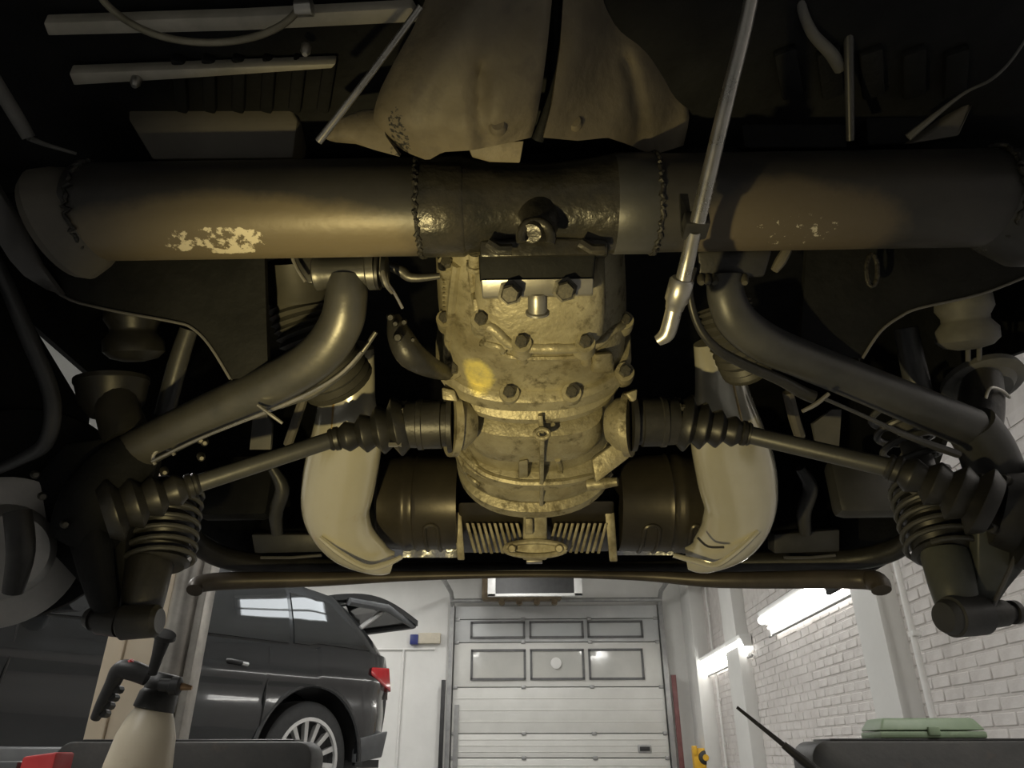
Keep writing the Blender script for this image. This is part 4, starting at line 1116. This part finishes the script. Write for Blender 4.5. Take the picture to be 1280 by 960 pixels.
# side ears and output flanges
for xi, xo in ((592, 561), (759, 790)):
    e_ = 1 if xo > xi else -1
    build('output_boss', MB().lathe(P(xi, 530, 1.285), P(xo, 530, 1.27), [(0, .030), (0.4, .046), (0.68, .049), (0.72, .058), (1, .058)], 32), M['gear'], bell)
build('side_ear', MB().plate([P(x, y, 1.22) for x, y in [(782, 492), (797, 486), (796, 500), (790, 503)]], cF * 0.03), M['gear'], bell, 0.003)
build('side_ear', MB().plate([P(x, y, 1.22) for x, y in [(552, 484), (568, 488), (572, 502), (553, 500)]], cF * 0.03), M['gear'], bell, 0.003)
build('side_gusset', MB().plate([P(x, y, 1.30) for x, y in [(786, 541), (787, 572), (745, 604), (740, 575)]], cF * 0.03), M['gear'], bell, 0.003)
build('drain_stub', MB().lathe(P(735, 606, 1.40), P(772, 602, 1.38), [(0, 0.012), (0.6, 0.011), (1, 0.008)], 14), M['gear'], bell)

# gearbox mount: black crossbar and steel plate with two bolts and a stud
mount = build('gearbox_mount', MB().hexa([P(598, 318, .915), P(745, 316, .915), P(745, 318, .98), P(598, 320, .98)], [P(600, 352, .925), P(742, 350, .925), P(742, 352, .99), P(600, 354, .99)]), M['undercoat'], car, 0.004)
build('mount_plate', MB().hexa([P(601, 350, .92), P(742, 348, .92), P(742, 350, .99), P(601, 352, .99)], [P(603, 372, .935), P(741, 368, .935), P(741, 370, .99), P(603, 374, .99)]), M['zinc'], mount, 0.002)
for x, y in ((638, 366), (706, 362)):
    bolt(x, y, 0.0125, 0.022, mount, 0.925, (0, -0.75, -0.65), False)
build('mount_stud', MB().lathe(P(672, 366, .94), P(672, 392, .955), [(0, 0.011), (0.2, 0.013), (0.85, 0.013), (0.9, 0.016), (1, 0.016)], 16), M['zinc'], mount)
build('mount_lug', MB().lathe(P(594, 316, .93), P(594, 336, .95), [(0, 0.009), (0.7, 0.009), (0.72, 0.012), (1, 0.012)], 12), M['gear'], mount)
# linkage left of the gearbox
lk = build('clutch_linkage', ptube([(492, 395, 1.10, 8), (500, 420, 1.10, 16), (515, 445, 1.11, 18), (545, 462, 1.17, 12), (570, 468, 1.28, 8)], 4, 10), M['blackmetal'], car)
for x, y, r in ((488, 396, 5), (494, 404, 4), (505, 402, 4), (497, 421, 6), (516, 424, 3)):
    build('link_bolt', MB().lathe(P(x, y, 1.08), P(x, y + 1, 1.06), [(0, r * .0012), (0.7, r * .0012), (1, r * .0008)], 10), M['blackmetal'], lk)
build('gearbox_pipe', ptube([(480, 330, 1.02, 5), (500, 338, 1.03, 7), (515, 347, 1.03, 6), (550, 345, 1.03, 4)], 4, 10), M['armpaint'], car)
build('cable_end', ptube([(478, 325, 1.0, 4), (482, 352, 1.0, 4), (492, 365, 1.01, 2), (503, 385, 1.03, 2)], 4, 8), M['chrome'], car)

# ---- suspension, each side ------------------------------------------
def cyl(a, b, prof, m_, name, parent, seg=28):
    return build(name, MB().lathe(a, b, prof, seg), m_, parent)
# left trailing arm
la = build('trailing_arm', ptube([(434, 345, 1.00, 25), (433, 372, 1.0, 26), (426, 405, 1.01, 27), (400, 443, 1.03, 27), (352, 475, 1.06, 27), (290, 504, 1.09, 26), (225, 535, 1.12, 25), (165, 566, 1.15, 25)], 6, 24), M['armpaint'], car)
cyl(P(393, 341, 1.0), P(470, 338, 1.0), [(0, .021), (0.03, .025), (0.12, .025), (0.16, .023), (0.85, .023), (0.88, .027), (1, .027)], M['armpaint'], 'pivot_sleeve', la)
cyl(P(470, 338, 1.0), P(484, 338, 1.0), [(0, .020), (0.1, .027), (0.35, .027), (0.4, .016), (0.6, .016), (0.65, .024), (1, .022)], M['rubber'], 'pivot_bush', la)
build('pivot_flange', ptube([(477, 322, 0.99, 3.2), (478, 340, .98, 3.2), (483, 356, .98, 3), (490, 366, 1.0, 2)], 4, 8), M['zinc'], la)
build('pivot_bracket', MB().plate([P(x, y, 1.02) for x, y in [(362, 322), (392, 322), (392, 354), (384, 354), (375, 338)]], cF * 0.012), M['blackmetal'], la, 0.002)
build('bracket_edge', ptube([(366, 323, 1.0, 2.5), (372, 337, 1.0, 2.5), (382, 352, 1.0, 2.5)], 3, 8), M['zinc'], la)
build('brake_line', ptube([(452, 440, 1.0, 2), (425, 468, 1.01, 2), (385, 492, 1.03, 2.5), (340, 512, 1.05, 2.5), (250, 548, 1.08, 2), (190, 577, 1.10, 2)], 5, 8), M['chrome'], la)
build('brake_cable', ptube([(470, 415, 1.03, 3), (440, 455, 1.04, 4), (395, 490, 1.06, 5), (365, 500, 1.07, 6), (348, 506, 1.07, 6)], 5, 10), M['armpaint'], la)
build('line_clip', ptube([(322, 506, 1.04, 2), (338, 518, 1.04, 2.4), (353, 529, 1.04, 2)], 3, 8), M['chrome'], la)
# right trailing arm
ra_ = build('trailing_arm', ptube([(906, 345, 1.00, 22), (908, 372, 1.0, 23), (922, 402, 1.01, 25), (955, 428, 1.03, 25), (1005, 450, 1.06, 24), (1072, 477, 1.09, 24), (1140, 505, 1.12, 25), (1212, 535, 1.15, 26)], 6, 24), M['armblack'], car)
build('pivot_bracket', MB().hexa([P(872, 314, .98), P(965, 312, .98), P(965, 312, 1.05), P(872, 314, 1.05)], [P(874, 350, .99), P(955, 346, .99), P(955, 346, 1.06), P(874, 350, 1.06)]), M['blackmetal'], ra_, 0.004)
build('bracket_edge', ptube([(984, 312, 1.0, 6), (976, 326, 1.0, 7), (968, 338, 1.0, 5)], 3, 8), M['panelgrey'], ra_)
for k, x in enumerate((876, 884, 893, 912, 930)):
    cyl(P(x, 346, .99), P(x + 1, 354, .98), [(0, .006), (0.7, .006), (1, .004)], M['bolt'], 'pivot_nut', ra_, 10)
build('brake_cable', ptube([(868, 335, .98, 4), (862, 365, .98, 4.5), (872, 405, .99, 5), (895, 435, 1.0, 6), (930, 455, 1.02, 6.5), (975, 475, 1.04, 7), (1002, 490, 1.05, 8), (1018, 497, 1.05, 8)], 6, 12), M['rubber'], ra_)
build('brake_line', ptube([(1030, 498, 1.04, 2.5), (1080, 520, 1.06, 2.5), (1130, 543, 1.08, 4), (1175, 560, 1.10, 5), (1198, 568, 1.11, 5)], 5, 8), M['armblack'], ra_)
build('line_clip', ptube([(1003, 514, 1.04, 2.5), (1020, 505, 1.04, 3), (1036, 492, 1.04, 2.5)], 3, 8), M['zinc'], ra_)

# ribbed heater hoses
def bellows(pts_px, rpx, n, m_, name, amp=0.10, parent=car, seg=24, rp2=None):
    q = smooth_path(pts_px, 6)
    L = len(q) - 1
    pts, rad = [], []
    for k in range(n * 4 + 1):
        u = k / (n * 4) * L
        i = min(int(u), L - 1); f = u - i
        x, y, d = [q[i][c_] * (1 - f) + q[i + 1][c_] * f for c_ in range(3)]
        rr = rpx if rp2 is None else rpx + (rp2 - rpx) * k / (n * 4)
        pts.append(P(x, y, d)); rad.append(rr * d / FPX * (1 + amp * (0.5 - 0.5 * math.cos(2 * math.pi * k / 4)) - amp))
    return build(name, MB().tube(pts, rad, seg), m_, parent)
hl = bellows([(378, 372, 1.19), (385, 400, 1.19), (402, 440, 1.20), (425, 480, 1.24)], 45, 15, M['hose'], 'heater_hose', 0.12)
cyl(P(368, 325, 1.16), P(376, 372, 1.18), [(0, .046), (0.7, .050), (0.9, .056), (1, .058)], M['hose'], 'hose_cuff', hl)
bellows([(905, 380, 1.19), (912, 405, 1.19), (925, 438, 1.20), (935, 458, 1.22)], 34, 12, M['hose'], 'heater_hose', 0.12)

# drive shafts
def driveshaft(inner, outer, jr, flip, boot_in, boot_out, shaft, m_shaft):
    sh = build('drive_shaft', MB().lathe(shaft[0], shaft[1], [(0, shaft[2]), (1, shaft[2])], 20), m_shaft, car)
    cyl(inner, outer, [(0, jr * 1.18), (0.10, jr * 1.18), (0.12, jr * 0.92), (0.22, jr * 0.92), (0.24, jr), (0.62, jr), (0.64, jr * 1.04), (0.74, jr * 1.04), (0.76, jr * 0.96), (1, jr * 0.94)], M['blackmetal'], 'inner_joint', sh, 36)
    ax = (outer - inner).normalized(); a = ax.orthogonal().normalized(); b = ax.cross(a)
    for k in range(6):
        an = 2 * math.pi * k / 6
        p = outer + (a * math.cos(an) + b * math.sin(an)) * jr * 0.86
        place('joint_bolt', hexm, p, sh, ax.to_track_quat('Z', 'X').to_euler(), (0.006, 0.006, 0.009))
    for (p0, p1, prof), nm in ((boot_in, 'rubber_boot'), (boot_out, 'rubber_boot')):
        cyl(p0, p1, prof, M['rubber'], nm, sh, 32)
    return sh
def bootprof(r0, r1, n, lip=0.16):
    pr = []
    for k in range(n):
        f = k / n; r = r0 + (r1 - r0) * f ** 0.9
        rn = r0 + (r1 - r0) * ((k + 1) / n) ** 0.9
        pr += [(f * 0.86, r * (1 - 0.22)), (f * 0.86 + 0.43 / n, r), (f * 0.86 + 0.52 / n, r)]
    pr += [(0.86, r1 * 0.95), (0.88, r1 * 1.1), (0.93, r1 * 1.1), (0.94, r1 * 0.95), (0.97, r1 * 1.05), (1, r1 * 0.95)]
    return pr
driveshaft(P(566, 530, 1.262), P(508, 531, 1.262), 0.043, 1,
           (P(508, 531, 1.26), P(412, 550, 1.25), bootprof(0.052, 0.019, 4)),
           (P(128, 642, 1.09), P(248, 604, 1.16), bootprof(0.050, 0.018, 4)),
           (P(420, 548, 1.25), P(236, 608, 1.155), 0.0148), M['armblack'])
driveshaft(P(788, 528, 1.262), P(846, 527, 1.262), 0.043, 1,
           (P(848, 527, 1.26), P(938, 543, 1.25), bootprof(0.050, 0.020, 4)),
           (P(1243, 634, 1.08), P(1108, 582, 1.15), bootprof(0.054, 0.020, 4)),
           (P(930, 542, 1.25), P(1122, 587, 1.145), 0.0155), M['armblack'])
build('boot_clip', MB().box(P(494, 556, 1.22), (0.022, 0.006, 0.006)), M['zinc'], car)

# heater ducts (cream)
def duct(path, ell, name, sx):
    q = smooth_path(path, 6)
    o = build(name, MB().tube([P(a, b, d) for a, b, d, r in q], [r * d / FPX for a, b, d, r in q], 28, True, 0.6, cF), M['duct'], car, 0, 60)
    return o, q
dl_, q = duct([(440, 430, 1.40, 28), (437, 462, 1.42, 32), (434, 500, 1.43, 36), (434, 545, 1.45, 44), (425, 595, 1.48, 46), (420, 640, 1.5, 42), (437, 675, 1.52, 34), (470, 698, 1.54, 22), (490, 703, 1.55, 14)], 0.7, 'heater_duct', -1)
build('duct_seam', MB().tube([P(a - r * 0.45, b, d - r * d / FPX * 0.525) for a, b, d, r in q[6:-10]], 0.0035, 8), M['ductseam'], dl_)
build('duct_flange', ptube([(400, 672, 1.47, 3), (425, 692, 1.47, 4), (457, 709, 1.48, 4), (480, 706, 1.49, 4), (502, 696, 1.50, 3)], 5, 8), M['duct'], dl_)
dr_, q = duct([(892, 425, 1.40, 26), (898, 458, 1.42, 30), (902, 490, 1.43, 34), (908, 540, 1.45, 46), (920, 590, 1.48, 50), (925, 635, 1.5, 45), (910, 670, 1.52, 38), (880, 694, 1.54, 24), (858, 698, 1.55, 14)], 0.7, 'heater_duct', 1)
build('duct_seam', MB().tube([P(a + r * 0.48, b, d - r * d / FPX * 0.525) for a, b, d, r in q[4:-12]], 0.0035, 8), M['ductseam'], dr_)
build('duct_flange', ptube([(948, 664, 1.47, 3), (922, 688, 1.47, 4), (895, 706, 1.48, 4), (872, 702, 1.49, 4), (842, 694, 1.50, 3)], 5, 8), M['duct'], dr_)
build('duct_wire', ptube([(872, 672, 1.45, 1.5), (885, 683, 1.45, 1.5), (905, 684, 1.45, 1.5)], 4, 6), M['blackmetal'], dr_)

# engine tinware cylinders either side of the sump
def shroud(x0, x1, y, d, rpx, ribs):
    a, b = P(x0, y, d), P(x1, y, d)
    r = rpx * d / FPX
    o = cyl(a, b, [(0, r * 0.8), (0.05, r * 0.96), (0.3, r), (0.33, r * 1.03), (0.38, r * 1.03), (0.41, r), (0.46, r), (0.48, r * 1.03), (0.52, r), (1, r * 0.99)], M['shroud'], 'engine_shroud', car, 40)
    # pressed loops
    ax = (b - a).normalized(); u_ = ax.orthogonal().normalized(); v_ = ax.cross(u_)
    def onc(t, ang):
        e = -cU * math.cos(ang) - cF * math.sin(ang)
        return a + (b - a) * t + e * r * 1.0
    for t0, t1 in ribs:
        pts = [onc(t0, R(g)) for g in range(10, 66, 8)] + [onc(t0 + (t1 - t0) * (0.5 - 0.5 * math.cos(R(g))), R(66 + 7 * math.sin(R(g)))) for g in range(20, 170, 20)] + [onc(t1, R(g)) for g in range(62, 6, -8)]
        build('pressed_loop', MB().tube(pts, 0.005, 8), M['shroud'], o)
    return o
s1 = shroud(476, 574, 628, 1.68, 58, [(0.62, 0.78)])
s2 = shroud(885, 770, 628, 1.68, 60, [(0.62, 0.78), (0.2, 0.3)])
build('foil_strip', MB().sheet([[P(x, y, 1.67 + 0.006 * math.sin(x * 0.9)) for x in range(484, 573, 8)] for y in (680, 688, 697)], cF * 0.01), M['foil'], s1)
build('foil_strip', MB().sheet([[P(x, y, 1.67 + 0.006 * math.sin(x * 0.7)) for x in range(770, 850, 8)] for y in (678, 686, 694)], cF * 0.01), M['foil'], s2)

# finned sump
SD = 1.62
sump = build('engine_sump', MB().hexa([P(573, 628, SD - .05), P(768, 626, SD - .05), P(768, 630, SD + .15), P(573, 632, SD + .15)], [P(572, 655, SD), P(768, 652, SD), P(765, 690, SD + .15), P(576, 692, SD + .15)]), M['shroud'], car, 0.006)
for i in range(10):
    for s_, x0, tilt in ((1, 584, 6), (-1, 695, -6)):
        x = x0 + i * 6.9 if s_ > 0 else x0 + i * 7.0
        tl2 = (10 if s_ > 0 else -10)
        build('sump_fin', MB().hexa([P(x - 1.9, 654, SD - .022), P(x + 1.9, 654, SD - .022), P(x + 1.9, 657, SD + .05), P(x - 1.9, 657, SD + .05)],
                                    [P(x + tl2 - 1.9, 691 + (i % 2), SD - .002), P(x + tl2 + 1.9, 691 + (i % 2), SD - .002), P(x + tl2 + 1.9, 690, SD + .06), P(x + tl2 - 1.9, 690, SD + .06)]), M['sump'], sump, 0.001)
for x0, x1, ym in ((566, 577, 700), (756, 768, 702)):
    build('sump_ear', MB().hexa([P(x0, 640, SD - .02), P(x1, 640, SD - .02), P(x1, 640, SD + .05), P(x0, 640, SD + .05)], [P(x0 + 6, ym, SD - .01), P(x1 + 4, ym, SD - .01), P(x1 + 4, ym, SD + .04), P(x0 + 6, ym, SD + .04)]), M['sump'], sump, 0.003)
build('sump_block', MB().hexa([P(654, 644, SD - .06), P(684, 644, SD - .06), P(684, 644, SD + .02), P(654, 644, SD + .02)], [P(653, 700, SD - .03), P(684, 700, SD - .03), P(684, 700, SD + .04), P(653, 700, SD + .04)]), M['sump'], sump, 0.005)
build('sump_block_step', MB().hexa([P(656, 648, SD - .075), P(666, 648, SD - .075), P(666, 648, SD - .03), P(656, 648, SD - .03)], [P(656, 668, SD - .07), P(666, 668, SD - .07), P(666, 668, SD - .03), P(656, 668, SD - .03)]), M['sump'], sump, 0.003)
build('drain_cover', MB().tube([P(669 + 38 * math.cos(R(a_)), 686 + 9 * math.sin(R(a_)), SD - .05) for a_ in range(0, 361, 15)], 0.006, 8), M['sump'], sump)
build('drain_plate', MB().plate([P(669 + 36 * math.cos(R(a_)), 686 + 8 * math.sin(R(a_)), SD - .045) for a_ in range(0, 360, 20)], cF * 0.02), M['sump'], sump)
for x in (640, 699):
    cyl(P(x, 685, SD - .045), P(x, 686, SD - .062), [(0, .010), (0.7, .010), (1, .007)], M['sump'], 'drain_nut', sump, 10)
build('drain_plug', MB().box(P(668, 701, SD - .02), (0.036, 0.02, 0.010)), M['zinc'], sump, 0.002)

# ---- right strut, hub, bump stop ------------------------------------
def coil(a, b, r, turns, wire, m_, name, parent):
    a, b = Vector(a), Vector(b)
    ax = (b - a); t = ax.normalized(); u_ = t.orthogonal().normalized(); v_ = t.cross(u_)
    n = int(turns * 20)
    return build(name, MB().tube([a + ax * k / n + (u_ * math.cos(2 * math.pi * k / 20) + v_ * math.sin(2 * math.pi * k / 20)) * r for k in range(n + 1)], wire, 8), m_, parent)
sR = cyl(P(1180, 690, 1.17), P(1198, 762, 1.12), [(0, .034), (0.1, .036), (0.6, .034), (0.9, .031), (1, .024)], M['rubber'], 'shock_absorber', car)
M['strutgreen'] = mat('dusty strut paint', (0.06, 0.065, 0.06), (0.10, 0.105, 0.095), 0.45, scale=12)
sR.data.materials[0] = M['strutgreen']
coil(P(1120, 515, 1.30), P(1152, 600, 1.24), 0.044, 4, 0.006, M['armblack'], 'coil_spring', sR)
cyl(P(1126, 510, 1.31), P(1160, 620, 1.22), [(0, .018), (0.5, .020), (0.55, .026), (1, .026)], M['fender'], 'shock_rod', sR)
bellows([(1152, 600, 1.27), (1166, 645, 1.23), (1182, 697, 1.18)], 38, 7, M['rubber'], 'dust_boot', 0.16, sR)
coil(P(1156, 612, 1.26), P(1182, 694, 1.18), 0.056, 6, 0.0045, M['armblack'], 'coil_spring', sR)
cyl(P(1178, 772, 1.09), P(1228, 768, 1.11), [(0, .010), (0.02, .022), (0.12, .026), (0.2, .026), (0.22, .030), (0.95, .030), (1, .026)], M['armblack'], 'shock_eye', sR)
cyl(P(1226, 768, 1.11), P(1272, 765, 1.13), [(0, .022), (0.6, .020), (0.62, .014), (0.8, .014), (0.82, .018), (0.95, .018), (1, .012)], M['blackmetal'], 'eye_bolt', sR)
hubR = build('hub_carrier', MB().plate([P(x, y, 1.13) for x, y in [(1222, 660), (1250, 640), (1300, 620), (1300, 690), (1262, 735), (1244, 762), (1222, 764)]], cF * 0.05), M['strutgreen'], car, 0.005)
build('carrier_web', ptube([(1290, 660, 1.11, 3), (1268, 700, 1.11, 3), (1240, 760, 1.10, 3)], 3, 8), M['fender'], hubR)
build('carrier_arm', ptube([(1212, 530, 1.15, 30), (1232, 560, 1.16, 32), (1250, 610, 1.17, 34), (1262, 660, 1.17, 34)], 5, 20), M['armblack'], hubR)
cyl(P(1236, 632, 1.15), P(1310, 650, 1.12), [(0, .045), (0.1, .062), (0.5, .065), (0.55, .085), (1, .085)], M['blackmetal'], 'hub', hubR)
for k in range(5):
    an = R(72 * k + 20)
    p = P(1243 + 26 * math.cos(an), 628 + 34 * math.sin(an), 1.10)
    cyl(p, p + Vector((-0.012, -0.012, 0)), [(0, .008), (0.8, .008), (1, .005)], M['bolt'], 'hub_bolt', hubR, 10)
p = P(1212, 571, 1.18)
build('orange_cap', MB().lathe(p + cR * -0.01, p + cR * 0.012 + cU * 0.006, [(0, .006), (0.3, .010), (0.8, .009), (1, .005)], 12), M['orange'], hubR)
bmp = cyl(P(1202, 358, 1.2), P(1211, 437, 1.2), [(0, .032), (0.15, .042), (0.35, .044), (0.48, .036), (0.55, .036), (0.68, .047), (0.85, .047), (0.95, .036), (1, .015)], M['greyrubber'], 'bump_stop', car)
for x in (1210, 1224):
    build('stop_pin', MB().tube([P(x, 432, 1.2), P(x, 452, 1.2)], 0.004, 8), M['fender'], bmp)
cup_ax = (-cF * 0.66 - cU * 0.75)
cup = cyl(P(1228, 478, 1.24) - cup_ax * 0.02, P(1228, 478, 1.24) + cup_ax * 0.02, [(0, .045), (0.3, .064), (0.6, .066), (0.65, .062), (0.7, .050), (1, .040)], M['greyrubber'], 'spring_cup', car, 36)
build('cup_stem', ptube([(1228, 470, 1.22, 22), (1226, 505, 1.20, 26), (1220, 535, 1.18, 28)], 4, 16), M['blackmetal'], cup)
build('cup_wire', ptube([(1232, 498, 1.16, 2), (1238, 485, 1.16, 2), (1252, 488, 1.17, 2), (1262, 497, 1.18, 2)], 4, 8), M['chrome'], cup)

# ---- left strut, hub, disc (strut and hub materials darkened for the shade there) ------------------------------------------
sL = cyl(P(188, 700, 1.17), P(174, 775, 1.12), [(0, .034), (0.1, .036), (0.6, .033), (0.9, .030), (1, .024)], M['blackmetal'], 'shock_absorber', car)
bellows([(214, 610, 1.26), (206, 655, 1.22), (196, 708, 1.18)], 38, 7, M['rubber'], 'dust_boot', 0.16, sL)
coil(P(213, 612, 1.26), P(198, 704, 1.18), 0.054, 7, 0.0042, M['armblack'], 'coil_spring', sL)
cyl(P(200, 776, 1.09), P(150, 778, 1.09), [(0, .018), (0.1, .024), (0.9, .026), (1, .020)], M['blackmetal'], 'shock_eye', sL)
cyl(P(152, 778, 1.09), P(110, 772, 1.10), [(0, .022), (0.6, .022), (0.62, .014), (0.8, .014), (0.82, .018), (1, .014)], M['blackmetal'], 'eye_bolt', sL)
hubL = build('hub_carrier', MB().plate([P(x, y, 1.14) for x, y in [(150, 545), (185, 560), (170, 640), (158, 668), (154, 740), (160, 765), (120, 775), (108, 740), (85, 715), (62, 690), (40, 600), (80, 555)]], cF * 0.06), M['undercoat'], car, 0.006)
build('carrier_arm', ptube([(172, 562, 1.15, 28), (150, 590, 1.14, 40), (125, 630, 1.13, 46), (105, 670, 1.13, 40)], 5, 20), M['undercoat'], hubL)
build('drop_plate', ptube([(112, 660, 1.12, 40), (120, 710, 1.11, 32), (130, 755, 1.10, 24), (136, 778, 1.10, 16)], 5, 16, 0.6), M['undercoat'], hubL)
nrm = Vector((0.72, -0.66, -0.22)).normalized()
pc = P(30, 640, 1.16)
cyl(pc - nrm * 0.02, pc + nrm * 0.012, [(0, .165), (0.5, .17), (0.8, .165), (0.85, .10), (1, .09)], M['undercoat'], 'brake_shield', hubL, 44)
pd = P(4, 690, 1.09)
cyl(pd - nrm * 0.03, pd - nrm * 0.008, [(0, .108), (0.05, .113), (0.95, .113), (1, .108)], M['disc'], 'brake_disc', hubL, 48)
cyl(pd - nrm * 0.010, pd + nrm * 0.03, [(0, .072), (0.6, .068), (1, .055)], M['disc'], 'disc_bell', hubL, 36)
build('caliper', ptube([(22, 640, 1.02, 16), (26, 690, 1.01, 16), (16, 740, 1.01, 12)], 4, 14), M['blackmetal'], hubL)
build('brake_hose', ptube([(-10, 320, 1.02, 9), (12, 365, 1.03, 9), (35, 420, 1.04, 10), (60, 480, 1.05, 10), (66, 520, 1.05, 10), (56, 555, 1.05, 9), (30, 572, 1.05, 8), (-10, 590, 1.05, 6)], 6, 12), M['armblack'], car)
for x, y in ((43, 593), (52, 620), (80, 655)):
    cyl(P(x, y, 1.08), P(x + 2, y + 1, 1.065), [(0, .006), (0.7, .006), (1, .004)], M['bolt'], 'hub_bolt', hubL, 10)
for x, y in ((212, 553), (250, 548), (255, 551), (205, 588), (251, 570), (154, 584)):
    cyl(P(x, y, 1.13), P(x + 1, y + 3, 1.11), [(0, .0065), (0.7, .006), (1, .003)], M['bolt'], 'arm_bolt', la, 10)
build('cable_loop', MB().tube([P(205 + 14 * math.cos(R(a_)), 573 - 12 * math.sin(R(a_)), 1.11) for a_ in range(20, 240, 20)], 0.003, 8), M['zinc'], la)
bmp = cyl(P(165, 372, 1.2), P(168, 452, 1.2), [(0, .032), (0.15, .042), (0.35, .044), (0.48, .036), (0.55, .036), (0.68, .047), (0.85, .047), (0.95, .036), (1, .015)], M['rubber'], 'bump_stop', car)
cup = cyl(P(140, 520, 1.20), P(140, 455, 1.22), [(0, .035), (0.25, .050), (0.6, .056), (0.62, .058), (0.7, .058), (0.72, .045)], M['rubber'], 'spring_cup', car)
build('cup_stem', ptube([(142, 480, 1.2, 22), (148, 515, 1.18, 26), (160, 550, 1.16, 28)], 4, 16), M['blackmetal'], cup)
